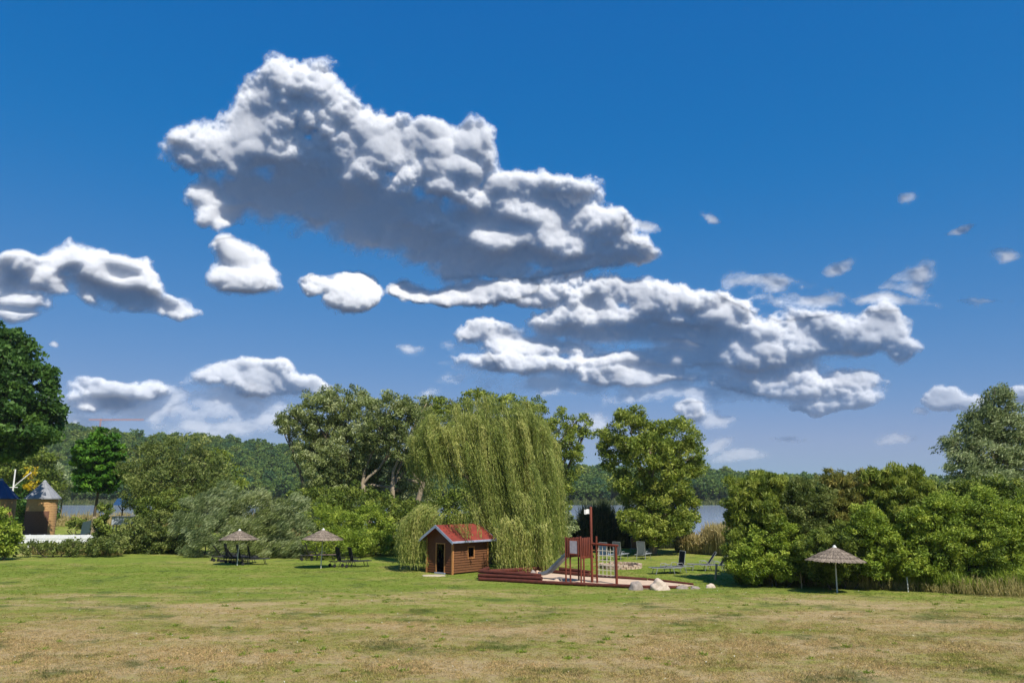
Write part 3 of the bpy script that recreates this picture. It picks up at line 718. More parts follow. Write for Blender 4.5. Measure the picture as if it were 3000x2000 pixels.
for sgn in (0, 1):
    mb = MB()
    def rp(x, y, dz): 
        yy = y if sgn == 0 else LY - y
        return (x, yy, EV + sl*y + dz)
    a = [rp(-OX, -OV, .03), rp(LX+OX, -OV, .03), rp(LX+OX, LY/2 + (0 if sgn else .0), .03), rp(-OX, LY/2, .03)]
    b = [(p[0], p[1], p[2] + .05) for p in a]
    mb.hexa(a, b)
    # felt laps
    for k in range(1, 5):
        y = -OV + (LY/2+OV)*k/5.; q = [rp(-OX, y, .084), rp(LX+OX, y, .084), rp(LX+OX, y+.05, .089), rp(-OX, y+.05, .089)]
        mb.hexa([(p[0], p[1], p[2]-.006) for p in q], q)
    mb.build('roof', M['redroof'], hut)
    mb = MB()
    for x0 in (-OX-.03, LX+OX+.003):
        q = [rp(x0, -OV-.02, -.09), rp(x0+.027, -OV-.02, -.09), rp(x0+.027, LY/2, -.09), rp(x0, LY/2, -.09)]
        mb.hexa(q, [(p[0], p[1], p[2]+.19) for p in q])
    q = [rp(-OX, -OV-.03, -.01), rp(LX+OX, -OV-.03, -.01), rp(LX+OX, -OV-.003, -.01), rp(-OX, -OV-.003, -.01)]
    mb.hexa(q, [(p[0], p[1], p[2]+.10) for p in q])
    mb.build('fascia_board', M['fascia'], hut)
mb = MB(); a = at(1272, 1686)
st = MB(); rnd = random.Random(3)
n = 14; P_ = [(.75*math.cos(2*PI*k/n)*rnd.uniform(.85, 1.15), .42*math.sin(2*PI*k/n)*rnd.uniform(.85, 1.15)) for k in range(n)]
st.add([(x, y, 0.0) for x, y in P_] + [(x*.95, y*.95, .045) for x, y in P_], [tuple(range(n, 2*n))] + [(k, (k+1) % n, (k+1) % n + n, k+n) for k in range(n)])
o = st.build('door_slab', M['stone']); o.location = a; tag(o, 'pale worn slab on the lawn in front of the hut doorway', 'paving slab')

# ================================================================== SAND PIT
M['sand'] = mat('sand', srgb(206, 182, 156), srgb(184, 156, 132), 2.5, .95, .5, bscale=14)
M['redlog'] = mat('red_log', srgb(98, 46, 32), srgb(64, 32, 24), 4, .75, .3, (1, 1, 1))
M['redwood'] = mat('red_wood', srgb(118, 56, 36), srgb(84, 38, 26), 4, .7, .3, (1, 1, .3))
pit = [(1404, 1698), (1500, 1704), (1600, 1710), (1700, 1716), (1800, 1720), (1900, 1726), (1985, 1722), (2035, 1716), (1960, 1704), (1880, 1698), (1800, 1694), (1720, 1690), (1640, 1682), (1590, 1677), (1500, 1680), (1430, 1686)]
mb = MB(); vs = []
pp = [at(*q) for q in pit]; cen = sum(pp, Vector())/len(pp)
for p in pp: vs.append(p + Vector((0, 0, .03)))
vs2 = [cen.lerp(p, .6) + Vector((0, 0, .03)) for p in pp]
vs = vs + [Vector((v.x, v.y, .05 + gz(v.x, v.y))) for v in vs2] + [Vector((cen.x, cen.y, gz(cen.x, cen.y) + .07))]
n = len(pp)
mb.add(vs, [(k, (k+1) % n, (k+1) % n + n, k+n) for k in range(n)] + [(k+n, (k+1) % n + n, 2*n) for k in range(n)], True)
tag(mb.build('sand', M['sand']), kind='structure')
def log(mb, a, b, za, zb, r):
    A = at(*a); B = at(*b); A.z += za; B.z += zb; rnd = random.Random(int(a[0]*7+za*100))
    k = 8; pts = [A.lerp(B, i/k) + Vector((0, 0, rnd.uniform(-.01, .01))) for i in range(k+1)]
    mb.tube(pts, [r*rnd.uniform(.94, 1.06) for _ in pts], 12)
pitroot = empty('sand_pit_edging', at(1600, 1700), 'dark red timber log edging round the sand pit', 'log edging')
def logs(lst):
    for (a, b, za, zb, r) in lst:
        mb = MB(); log(mb, a, b, za, zb, r); o = mb.build('log', M['redlog']); o.parent = pitroot; o.matrix_parent_inverse = Matrix.Translation(-pitroot.location)
logs([((1404, 1700), (1600, 1711), .10, .10, .11), ((1402, 1699), (1588, 1709), .29, .29, .11), ((1406, 1697), (1584, 1708), .48, .44, .11),
      ((1602, 1711), (1745, 1718), .10, .10, .10), ((1747, 1718), (1905, 1725), .10, .10, .10), ((1912, 1725), (2010, 1722), .08, .05, .09),
      ((1430, 1685), (1596, 1677), .10, .10, .11), ((1418, 1687), (1600, 1676), .30, .30, .11), ((1404, 1697), (1430, 1686), .48, .48, .10),
      ((1598, 1677), (1725, 1690), .13, .13, .12), ((1640, 1681), (1728, 1689), .34, .30, .10), ((1727, 1690), (1895, 1701), .10, .10, .09), ((1900, 1700), (2030, 1714), .08, .06, .08)])

# boulders
def rock(label, px, py, w, h, d, seed, m, cat='rock', group=None, name='boulder', rz=0):
    rs = np.random.RandomState(seed); mb = MB(); n1, n2 = 22, 12; vs = []
    ph = rs.uniform(0, 6, 8)
    for i in range(n2+1):
        th = PI*.5*i/n2*1.0
        for k in range(n1):
            t = 2*PI*k/n1
            x, y, z = math.cos(t)*math.cos(PI/2-th), math.sin(t)*math.cos(PI/2-th), math.sin(PI/2-th)
            r = 1 + .10*math.sin(3*x+ph[0])*math.cos(4*y+ph[1]) + .08*math.sin(6*z+ph[2]+5*x) + .06*math.sin(9*y+ph[3]+4*z) + rs.uniform(-.018, .018)
            # flat facets
            for q in range(5):
                dn = Vector((math.cos(ph[q]*2), math.sin(ph[q]*2), .35)).normalized(); dp = (x*dn.x+y*dn.y+z*dn.z)*r
                if dp > .82: r *= .82/dp + (1-.82/dp)*.25
            vs.append((x*r*w/2, y*r*d/2, z*r*h - .03))
    fs = [(i*n1+k, (i+1)*n1+k, (i+1)*n1+(k+1) % n1, i*n1+(k+1) % n1) for i in range(n2) for k in range(n1)]
    mb.add(vs, fs, True); o = mb.build(name, m); o.location = at(px, py); o.rotation_euler.z = rz
    return tag(o, label, cat, group)
M['granite'] = mat('granite_pale', srgb(206, 190, 172), srgb(164, 146, 128), 6, .9, .8, bscale=12)
M['granite2'] = mat('granite_grey', srgb(160, 148, 138), srgb(126, 114, 104), 5, .9, .8, bscale=12)
M['sandrock'] = mat('sand_rock', srgb(206, 178, 150), srgb(182, 148, 120), 6, .9, .6)
GRK = 'rocks beside the sand pit'
rock('grey angular rock at the front of the sand pit', 1864, 1727, .84, .46, .7, 1, M['granite2'], group=GRK)
rock('largest pale rounded boulder right of the sand pit', 1934, 1727, 1.08, .54, .85, 2, M['granite'], group=GRK)
rock('flat pale stone just right of the largest boulder', 2000, 1724, .8, .2, .5, 3, M['granite2'], group=GRK, name='stone')
rock('long low stone between the flat stone and the white one', 2038, 1724, .6, .16, .4, 4, M['granite2'], group=GRK, name='stone')
rock('small whitish stone farthest right in the row', 2082, 1721, .62, .24, .45, 5, M['granite'], group=GRK, name='stone')
rock('pinkish boulder in the sand at the slide foot', 1578, 1690, .55, .42, .5, 6, M['sandrock'], group='boulders in the sand pit')
rock('darker flat topped boulder left of the slide foot', 1562, 1687, .5, .38, .5, 7, M['granite2'], group='boulders in the sand pit')
rock('low heap of sand left of the tower posts', 1650, 1702, 1.5, .2, .7, 8, M['sand'], 'sand heap', name='sand_heap')

# ================================================================== PLAY TOWER
M['slide'] = mat('slide_metal', srgb(150, 160, 170), srgb(122, 132, 142), 4, .35, .05, metal=.5)
M['rope'] = mat('rope', srgb(214, 206, 190), srgb(180, 170, 150), 10, .8, .2)
M['roperub'] = mat('rope_dark', srgb(70, 62, 58), srgb(50, 44, 42), 10, .8, .2)
M['panelw'] = mat('panel_pale', srgb(200, 188, 196), srgb(172, 158, 164), 5, .6, .1)
M['white'] = mat('white_cloth', srgb(236, 232, 226), srgb(214, 210, 206), 5, .8, .1)
tN = at(1703, 1711); SD = 1.15; PH = 1.56; RH = 2.6
tw = empty('play_tower', tN, 'red wooden play tower with mast, slide and climbing net', 'play tower', rad(45))
# local x: toward right-back, local y: toward left-back
def post(x, y, z1, r=.05, z0=-.05, name='post', rnd=random.Random(5)):
    mb = MB(); mb.tube([(x, y, z0), (x, y, z1-.03), (x, y, z1)], [r, r, r*.6], 12); return mb.build(name, M['redwood'], tw)
for (x, y, z) in ((0, 0, RH+.06), (0, SD, RH), (SD, SD, RH), (SD, .18, RH+.05), (.28, .02, PH), (.05, SD-.3, PH), (SD+.12, .0, 0)):
    if z: post(x, y, z)
post(SD*.82, -.03, 4.32, .075, name='mast')
mb = MB()
for k in range(8): mb.box(.0+k*SD/8+.006, (k+1)*SD/8-.006, .0, SD, PH-.05, PH)
mb.box(-.02, SD+.02, -.02, .05, PH-.15, PH-.05); mb.box(-.02, SD+.02, SD-.05, SD+.02, PH-.15, PH-.05)
mb.build('platform', M['redwood'], tw)
def pickets(axis, a, b, other, z0, z1, rr=.047, skip=()):
    mb = MB(); n = max(1, round((b-a)/.15)); rnd = random.Random(int(other*100)+3)
    for k in range(n):
        if k in skip: continue
        t = a + (b-a)*(k+.5)/n; zz = z1 + rnd.uniform(-.02, .02)
        p = (t, other) if axis == 'x' else (other, t)
        mb.tube([(p[0], p[1], z0), (p[0], p[1], zz-.03), (p[0], p[1], zz)], [rr, rr, rr*.5], 10)
    if mb.v: mb.build('picket_wall', M['redwood'], tw)
pickets('x', .1, SD*.74, -.0, PH-.1, RH-.02); pickets('x', .06, SD-.06, SD, PH-.1, RH-.06); pickets('y', .26, SD-.06, SD, PH-.1, RH-.03)
pickets('y', .1, .26, 0, PH-.1, RH-.04); pickets('y', SD-.34, SD-.08, 0, PH-.1, RH-.04)
mb = MB(); mb.box(-.03, .02, .27, SD-.35, PH+.12, RH-.22)
mb.build('wall_panel', M['panelw'], tw)
for z_ in (RH-.08, PH+.05): MB().tube([(0, .05, z_), (0, SD-.05, z_)], .035, 8).build('rail', M['redwood'], tw)
# slide: leaves the left-back face (local y = SD) downward toward +y and -x world
mb = MB(); sw = .22; prof = [(SD-.0, PH+.02), (SD+.25, PH-.02), (SD+.9, 1.05), (SD+1.75, .42), (SD+2.15, .28), (SD+2.5, .27)]
xm = SD*.45
lft, rgt = [], []
vs = []; fs = []
cs = [(-sw, .17), (-sw, .02), (-sw*.8, 0), (sw*.8, 0), (sw, .02), (sw, .17)]
for (y, z) in prof:
    for (dx, dz) in cs: vs.append((xm+dx, y, z+dz))
    for (dx, dz) in reversed(cs): vs.append((xm+dx*1.12, y, z+dz-.03*(1 if dz < .1 else 0)))
m_ = 12
for i in range(len(prof)-1):
    for k in range(m_):
        fs.append((i*m_+k, i*m_+(k+1) % m_, (i+1)*m_+(k+1) % m_, (i+1)*m_+k))
fs += [tuple(range(m_)), tuple(range((len(prof)-1)*m_, len(prof)*m_))[::-1]]
mb.add(vs, fs); mb.build('slide', M['slide'], tw)
# beam, end post and net: world direction along the front (to the right)
inv = tw.matrix_world if False else Matrix.Translation(tN) @ Matrix.Rotation(rad(45), 4, 'Z')
inv = inv.inverted()
mastw = inv.inverted() @ Vector((SD*.82, -.03, 0))
e = at(1807, 1713); eL = inv @ e; mL = Vector((SD*.82, -.03, 0))
dirn = (Vector((eL.x, eL.y, 0)) - mL); ln = dirn.length; dn = dirn.normalized()
BH = 2.18
mb = MB(); mb.tube([mL - dn*.1 + Vector((0, 0, BH+.03)), mL + dn*(ln+.14) + Vector((0, 0, BH-.03))], .07, 12); mb.build('beam', M['redwood'], tw)
mb = MB(); mb.tube([mL + dn*ln + Vector((0, 0, -.05)), mL + dn*ln + Vector((0, 0, BH))], .075, 12); mb.build('post', M['redwood'], tw)
mb = MB(); q = mL + dn*.32; mb.tube([q + Vector((0, 0, -.05)), q + Vector((0, 0, RH+.04))], .06, 10); mb.build('post', M['redwood'], tw)
mb = MB()
for k in range(5):
    p = mL + dn*(.45 + (ln-.55)*k/4.0); mb.tube([p + Vector((0, 0, .42)), p + Vector((0, 0, BH))], .018, 6)
for k in range(6):
    z = .5 + k*.27; mb.tube([mL + dn*.38 + Vector((0, 0, z)), mL + dn*(ln-.04) + Vector((0, 0, z-.02))], .018, 6)
mb.build('climbing_net', M['rope'], tw)
mb = MB(); mb.tube([mL + dn*(.36 + (ln-.4)*i/6) + Vector((0, 0, .44 - .05*math.sin(PI*i/6))) for i in range(7)], .03, 8)
mb.build('net_edge_rope', M['roperub'], tw)
for k in range(8): 
    z = .3 + .22*k; MB().tube([mL + dn*.05 + Vector((0, 0, z)), q + Vector((0, 0, z))], .02, 7).build('ladder_rung', M['trimwood'], tw)
# pennant
f0 = inv.inverted() @ (mL + Vector((0, 0, 4.2)))
fl = MB(); vs = []
for i in range(7):
    for j in range(4):
        vs.append((-.09 - i*.05, .02*math.sin(i*1.3), -j*.09 + .02*math.sin(i)))
fs = [(i*4+j, (i+1)*4+j, (i+1)*4+j+1, i*4+j+1) for i in range(6) for j in range(3)]
Rm = Matrix.Rotation(rad(-45), 4, 'Z')
fl.add([mL + Vector((0, 0, 4.17)) + Rm @ Vector(v) for v in vs], fs)
fo_ = fl.build('flag', M['white'], tw); so = fo_.modifiers.new('thick', 'SOLIDIFY'); so.thickness = .01

# ================================================================== THATCHED UMBRELLAS
def thatch_mat():
    m, n, l = nt_new('thatch'); out = n.new('ShaderNodeOutputMaterial'); p = n.new('ShaderNodeBsdfPrincipled'); l.new(p.outputs[0], out.inputs[0])
    a = n.new('ShaderNodeAttribute'); a.attribute_name = 'tint'
    r = n.new('ShaderNodeValToRGB'); r.color_ramp.elements[0].color = (*srgb(82, 70, 60), 1); r.color_ramp.elements[1].color = (*srgb(166, 150, 130), 1)
    l.new(a.outputs['Fac'], r.inputs[0]); l.new(r.outputs[0], p.inputs['Base Color']); p.inputs['Roughness'].default_value = .9
    return m
M['thatch'] = thatch_mat(); M['pole'] = mat('pole_white', srgb(214, 212, 204), srgb(180, 180, 172), 5, .5, .1)
M['thatchcore'] = mat('thatch_core', srgb(120, 98, 84), srgb(92, 74, 62), 12, .9, .5)
def umbrella(label, px, py, canopy_r, top, seed, group):
    p = at(px, py); root = empty('thatched_umbrella', p, label, 'umbrella', group=group); root.rotation_euler = (rad((-1.2, 1.0, .6)[seed-1]), rad((1.3, -.8, -1.1)[seed-1]), seed)
    mb = MB(); mb.tube([(0, 0, -.05), (0, 0, 1.2)], .035, 10); mb.tube([(0, 0, 1.2), (0, 0, top-.12)], .025, 10); mb.build('pole', M['pole'], root)
    rim = top - .64*canopy_r/1.32
    def prof(t): return (canopy_r*t, top - (top-rim)*(t**.92))
    rs = np.random.RandomState(seed); V = []; T = []
    tiers = [(.02, .36), (.26, .58), (.48, .80), (.70, 1.03)]
    for ti, (a, b) in enumerate(tiers):
        n = int(900*b) + 250; ph = rs.uniform(0, 2*PI, n)
        ta = a + rs.uniform(-.02, .06, n); tb = b + rs.uniform(-.06, .06, n)
        za = top - (top-rim)*np.maximum(ta, .001)**.92 + .03; zb = top - (top-rim)*tb**.92 + .035 - .035*(ti == 3)
        A = np.stack([canopy_r*ta*np.cos(ph), canopy_r*ta*np.sin(ph), za - .02], 1)
        ph2 = ph + rs.normal(size=n)*.03
        B = np.stack([canopy_r*tb*np.cos(ph2), canopy_r*tb*np.sin(ph2), zb + rs.uniform(-.02, .015, n)], 1)
        ax = B - A; L = np.linalg.norm(ax, axis=1); ax = unit(ax)
        nr = unit(np.stack([np.cos(ph)*.5, np.sin(ph)*.5, np.ones(n)], 1)); sd = unit(np.cross(ax, nr) + rs.normal(size=(n, 3))*.15)
        wq = .05; Vq = np.empty((n, 4, 3)); Vq[:, 0] = A - sd*wq*.4; Vq[:, 1] = A + sd*wq*.4; Vq[:, 2] = B + sd*wq*.35; Vq[:, 3] = B - sd*wq*.35
        V.append(Vq.reshape(-1, 3)); T.append(np.clip(.42 + rs.normal(size=n)*.2 + (ti == 3)*.08, 0, 1))
    quads_mesh('thatch_canopy', np.concatenate(V), np.concatenate(T), M['thatch'], root)
    mb = MB(); mb.lathe([(0.001, top-.02)] + [(canopy_r*t, top - (top-rim)*(t**.92) - .02) for t in (.1, .2, .35, .5, .65, .8, .97)] + [(canopy_r*.95, rim-.035), (.1, top-.18)], 32)
    mb.build('canopy_lining', M['thatchcore'], root)
    mb = MB(); mb.lathe([(.001, top+.09), (.05, top+.06), (.09, top+.0), (.12, top-.05)], 14); mb.build('cap', M['pole'], root)
    mb = MB()
    for k in range(8):
        t = 2*PI*k/8; mb.tube([(0.03*math.cos(t), .03*math.sin(t), top-.16), (canopy_r*.93*math.cos(t), canopy_r*.93*math.sin(t), rim-.01)], .012, 5)
    mb.build('ribs', M['darkwood'], root)
    return root
GU = 'thatched umbrellas on the lawn'
umbrella('thatched umbrella over the group of five dark loungers', 695, 1655, 1.34, 2.5, 1, GU)
umbrella('thatched umbrella with white pole left of the pair of black loungers', 940, 1664, 1.34, 2.66, 2, GU)
umbrella('thatched umbrella alone in front of the right thicket', 2453, 1736, 1.36, 2.28, 3, GU)

# ================================================================== SUN LOUNGERS
M['blackfab'] = mat('sling_black', srgb(34, 33, 40), srgb(24, 24, 30), 12, .75, .1)
M['blackmet'] = mat('frame_black', srgb(44, 44, 46), srgb(34, 34, 36), 10, .45, .05)
M['greyfab'] = mat('sling_grey', srgb(136, 140, 146), srgb(116, 120, 128), 12, .75, .1)
M['brownfab'] = mat('sling_brown', srgb(128, 100, 86), srgb(108, 84, 72), 12, .75, .1)
M['bluefab'] = mat('sling_blue', srgb(92, 118, 156), srgb(76, 100, 138), 12, .75, .1)
M['silver'] = mat('frame_silver', srgb(150, 152, 150), srgb(120, 122, 122), 10, .4, .05)
M['tyre'] = mat('wheel_plastic', srgb(38, 38, 38), srgb(30, 30, 30), 10, .6, .05)
def lounger(ang, fab, met, wheels=True, wid=.62):
    """x: head end negative, foot end positive"""
    root = bpy.data.objects.new('sun_lounger', None); C.objects.link(root)
    h = wid/2; mb = MB()
    for s_ in (-1, 1):
        mb.tube([(-.72, s_*h, .34), (.1, s_*h, .35), (1.05, s_*h, .36)], .02, 8)
    mb.tube([(1.05, -h, .36), (1.05, h, .36)], .02, 8); mb.tube([(-.72, -h, .34), (-.72, h, .34)], .02, 8)
    mb.tube([(-.12, -h, .35), (-.12, h, .35)], .018, 8)
    mb.build('frame', met, root)
    mb = MB(); mb.box(-.1, 1.03, -h+.03, h-.03, .352, .368); mb.build('seat', fab, root)
    ca, sa = math.cos(ang), math.sin(ang); Lb = .84
    def bp(t, y, o): return (-.14 - ca*t + sa*o*-1, y, .36 + sa*t + ca*o*-1 + .0)
    mb = MB(); mb.hexa([bp(.02, -h+.02, .008), bp(Lb, -h+.02, .008), bp(Lb, h-.02, .008), bp(.02, h-.02, .008)], [bp(.02, -h+.02, -.008), bp(Lb, -h+.02, -.008), bp(Lb, h-.02, -.008), bp(.02, h-.02, -.008)])
    br = mb.build('backrest', fab, root)
    mb = MB()
    for s_ in (-1, 1): mb.tube([bp(0, s_*(h-.01), 0), bp(Lb+.02, s_*(h-.01), 0)], .018, 8)
    mb.tube([bp(Lb+.02, -h+.01, 0), bp(Lb+.02, h-.01, 0)], .018, 8)
    for s_ in (-1, 1): mb.tube([bp(Lb*.55, s_*(h-.05), 0), (-.14 - ca*Lb*.55 - .14, s_*(h-.05), .35)], .012, 6)
    mb.build('backrest_frame', met, root)
    for s_ in (-1, 1):
        mb = MB(); mb.tube([(.72, s_*h, .35), (.84, s_*(h+.01), .0)], .02, 8); mb.build('leg', met, root)
        mb = MB(); mb.tube([(-.2, s_*h, .35), (-.32 if wheels else -.3, s_*(h+.01), .0)], .02, 8); mb.build('leg', met, root)
        mb = MB(); mb.tube([(-.15, s_*h, .35), (-.02, s_*(h+.01), .56), (.28, s_*(h+.01), .55), (.34, s_*h, .36)], .017, 8); mb.build('armrest', met, root)
        if wheels:
            mb = MB(); mb.tube([(-.62, s_*(h+.05)-.025, .1), (-.62, s_*(h+.05)+.025, .1)], .1, 18); mb.tube([(-.62, s_*h, .1), (-.62, s_*h, .34)], .016, 6)
            mb.build('wheel', M['tyre'], root)
    return root
used = set()
def place(proto, px, py, heading, label, group):
    """heading: degrees of the foot direction, 0 = right, 90 = away"""
    r = proto if id(proto) not in used else copy_tree(proto)
    used.add(id(proto))
    p = at(px, py); r.scale = (1.13,)*3; r.location = p; r.rotation_euler = (0, 0, rad(heading)); tag(r, label, 'sun lounger', group)
    return r
LU = lounger(rad(76), M['blackfab'], M['blackmet']); LR = lounger(rad(52), M['blackfab'], M['blackmet'])
LG5 = 'five dark loungers under the left umbrella'
place(LR, 652, 1642, 30, 'leftmost dark lounger under the left umbrella, backrest reclined', LG5)
place(LU, 671, 1644, 34, 'upright dark lounger second from left under the left umbrella', LG5)
place(LR, 686, 1646, 32, 'reclined dark lounger in the middle of the five under the left umbrella', LG5)
place(LU, 707, 1649, 34, 'upright dark lounger second from right under the left umbrella', LG5)
place(LU, 739, 1653, 26, 'rightmost dark lounger of the group under the left umbrella', LG5)
place(LU, 1000, 1659, 36, 'left one of two black loungers between umbrella and hut', 'pair of black loungers on wheels')
place(LU, 1037, 1660, 32, 'right one of two black loungers between umbrella and hut', 'pair of black loungers on wheels')
LB = lounger(rad(70), M['brownfab'], M['blackmet'])
place(LB, 910, 1640, 20, 'brownish lounger by the shrubs, left behind the white umbrella pole', 'loungers by the shrubs behind the second umbrella')
place(LB, 940, 1640, 15, 'brownish lounger by the shrubs, right behind the white umbrella pole', 'loungers by the shrubs behind the second umbrella')
LBg = lounger(rad(80), M['bluefab'], M['silver'], False); LGg = lounger(rad(80), M['greyfab'], M['silver'], False); LBr = lounger(rad(80), M['brownfab'], M['silver'], False)
GB = 'loungers on the lawn behind the play tower'
place(LBg, 1772, 1640, 60, 'blue grey lounger seen through the climbing net', GB)
place(LGg, 1812, 1638, 55, 'grey lounger right behind the red end post of the net', GB)
place(LBr, 1862, 1619, 70, 'brown lounger closest to the pale tree trunk', GB)
place(LGg, 1882, 1637, 60, 'grey lounger with white frame in front of the pale tree trunk', GB)
place(LBr, 1650, 1638, 70, 'lounger half hidden behind the play tower posts', GB)
LF = lounger(rad(3), M['blackfab'], M['silver'], False); LW = lounger(rad(80), M['blackfab'], M['silver'], False); LW2 = lounger(rad(55), M['blackfab'], M['silver'], False)
GW = 'white framed loungers near the right thicket'
place(LF, 1957, 1680, 190, 'flat black lounger with white frame, backrest folded down', GW)
place(LW, 1990, 1676, 200, 'black lounger with white frame and upright backrest beside the flat one', GW)
place(LW2, 2068, 1670, 175, 'reclined black lounger left of the wooden post', GW)
place(LW2, 2105, 1672, 175, 'reclined black lounger partly hidden by the thicket', GW)

# posts
M['postwood'] = mat('post_wood', srgb(206, 178, 130), srgb(172, 144, 104), 5, .8, .4, (1, 1, .3))
def stake(label, px, py, h, r, m, name='wooden_post', lean=0):
    o = MB().tube([(0, 0, -.05), (lean*h*.5, 0, h*.5), (lean*h, 0, h-.02), (lean*h, 0, h)], [r, r*.97, r*.95, r*.6], 10, jit=.03).build(name, m); o.location = at(px, py); tag(o, label, 'post')
    return o
stake('pale wooden post leaning beside the reclined loungers', 2096, 1698, .95, .075, M['postwood'], lean=.12)
stake('thin pale post in dry grass left of the right umbrella', 2349, 1722, .85, .03, M['postwood'], 'thin_post')
stake('thin white post at the thicket foot right of the umbrella', 2661, 1733, .72, .03, M['pole'], 'thin_post')
mb = MB(); a, b = at(2090, 1650), at(2150, 1649)
# fire ring
M['brick'] = mat('pale_brick', srgb(206, 190, 168), srgb(150, 112, 90), 7, .9, .4)
c = at(1818, 1662); fr_ = empty('fire_ring', c, 'low round ring of whitish blocks on the lawn behind the net', 'fire pit')
rnd = random.Random(8)
for cr in range(2):
    mb = MB(); n = 26
    for k in range(n):
        t0 = 2*PI*(k+.08+.5*cr)/n; t1 = 2*PI*(k+.92+.5*cr)/n; R0, R1 = 1.28, 1.5; z0 = cr*.15; z1 = z0 + .14*(1 if rnd.random() > .15*cr else .4)
        mb.hexa([(R1*math.cos(t0), R1*math.sin(t0), z0), (R1*math.cos(t1), R1*math.sin(t1), z0), (R0*math.cos(t1), R0*math.sin(t1), z0), (R0*math.cos(t0), R0*math.sin(t0), z0)],
                [(R1*math.cos(t0), R1*math.sin(t0), z1), (R1*math.cos(t1), R1*math.sin(t1), z1), (R0*math.cos(t1), R0*math.sin(t1), z1), (R0*math.cos(t0), R0*math.sin(t0), z1)])
    mb.build('block_course', M['brick'], fr_)
mb = MB(); mb.lathe([(.001, .04), (1.2, .04)], 24); mb.build('ash_bed', mat('ash', srgb(70, 60, 54), srgb(96, 84, 74), 6, .9, .3), fr_)

# ================================================================== LEFT BUILDINGS
M['shingle'] = mat('tower_shingle', srgb(198, 158, 108), srgb(170, 128, 84), 3, .85, .5, (1, 1, 2.5))
M['claddark'] = mat('tower_cladding', srgb(128, 90, 70), srgb(104, 72, 58), 4, .85, .4, (1, 1, 3))
M['zinc'] = mat('zinc_roof', srgb(146, 148, 152), srgb(122, 124, 130), 2, .6, .1)
M['blueroof'] = mat('blue_roof', srgb(48, 84, 124), srgb(36, 66, 104), 2, .45, .1, metal=.2)
def tower(label, px, Y, r, eave_py, apex_py, roofm, rr):
    g0 = W(px, HOR, Y); g0.z = gz(g0.x, g0.y); root = empty('round_tower', g0, label, 'tower', group='round towers with cone roofs')
    ze = W(px, eave_py, Y).z - g0.z; za = W(px, apex_py, Y).z - g0.z
    mb = MB(); prof = []
    z = 0.0
    while z < ze: 
        prof += [(r*1.0+.02, z), (r, min(z+.3, ze))]; z += .3
    prof[-1] = (r, ze+.02)
    mb.lathe(prof, 40, smooth=False); mb.build('wall', M['shingle'], root)
    mb = MB(); vs = []; n = 22; hz = ze*.66
    fs = []
    for i in range(n+1):
        t = rad(-152) + rad(122)*i/n
        top_ = hz + .0*i
        for (q, zz) in ((r+.05, 0), (r+.05, top_), (r+.0, top_+.01)): vs.append((q*math.cos(t), q*math.sin(t), zz))
    for i in range(n):
        for k in range(2): fs.append((i*3+k, (i+1)*3+k, (i+1)*3+k+1, i*3+k+1))
    mb.add(vs, fs); mb.build('cladding', M['claddark'], root)
    mb = MB(); n = 12
    vs = [(rr*math.cos(2*PI*k/n), rr*math.sin(2*PI*k/n), ze-.02) for k in range(n)] + [(0, 0, za)]
    mb.add(vs, [(k, (k+1) % n, n) for k in range(n)] + [tuple(range(n))[::-1]])
    for k in range(n):
        t = 2*PI*k/n; mb.tube([(rr*math.cos(t), rr*math.sin(t), ze), (0, 0, za+.02)], .03, 4)
    mb.lathe([(rr+.02, ze-.1), (rr+.03, ze+.02)], 12, smooth=False)
    ro = mb.build('roof', roofm, root)
    mb = MB(); mb.lathe([(.001, za+.08), (.18, za-.02), (.26, za-.22)], 12); mb.build('roof_cap', M['zinc'], root)
    return root
tower('round tan tower with grey cone roof', 127, 100, 1.72, 1459, 1407, M['zinc'], 2.05)
tower('round tan tower with dark blue cone roof at the left edge', -2, 100, 1.95, 1459, 1402, M['blueroof'], 2.2)
p = W(36, HOR, 108); p.z = 0; ms = empty('mast', p, 'white mast with slanting boom behind the blue roofed tower', 'mast')
zt = W(38, 1374, 108).z; zc = W(38, 1426, 108).z
mb = MB(); mb.tube([(0, 0, 0), (0, 0, zt)], [.13, .09], 8); mb.build('pole', M['white'], ms)
mb = MB(); mb.tube([(0, 0, zc), (2.2, 0, zc+1.95)], .08, 8); mb.build('boom', M['white'], ms)
mb = MB(); mb.tube([(-.55, 0, zc-.05), (.6, 0, zc-.05)], .05, 8); mb.build('crossbar', M['white'], ms)
# fence
M['whitepaint'] = mat('white_paint', srgb(236, 234, 234), srgb(212, 210, 212), 5, .5, .1)
p0 = W(58, HOR, 78); p1 = W(312, HOR, 78); fe = empty('board_fence', (p0.x, 78, 0), 'low white board fence behind the hedge', 'fence'); Lf = p1.x - p0.x
zt = W(150, 1566, 78).z
for (a, b) in ((zt-.36, zt), (zt-.78, zt-.40)):
    n = 4; mb = MB()
    for k in range(n): mb.box(Lf*k/n+.01, Lf*(k+1)/n-.01, -.015, .015, a+.01*(k % 2), b+.01*(k % 2))
    mb.build('board', M['whitepaint'], fe)
for k in range(7):
    mb = MB(); x = Lf*k/6; mb.box(x-.06, x+.06, .018, .12, -.1, zt+.03); mb.build('post', M['whitepaint'], fe, bevel=.01)
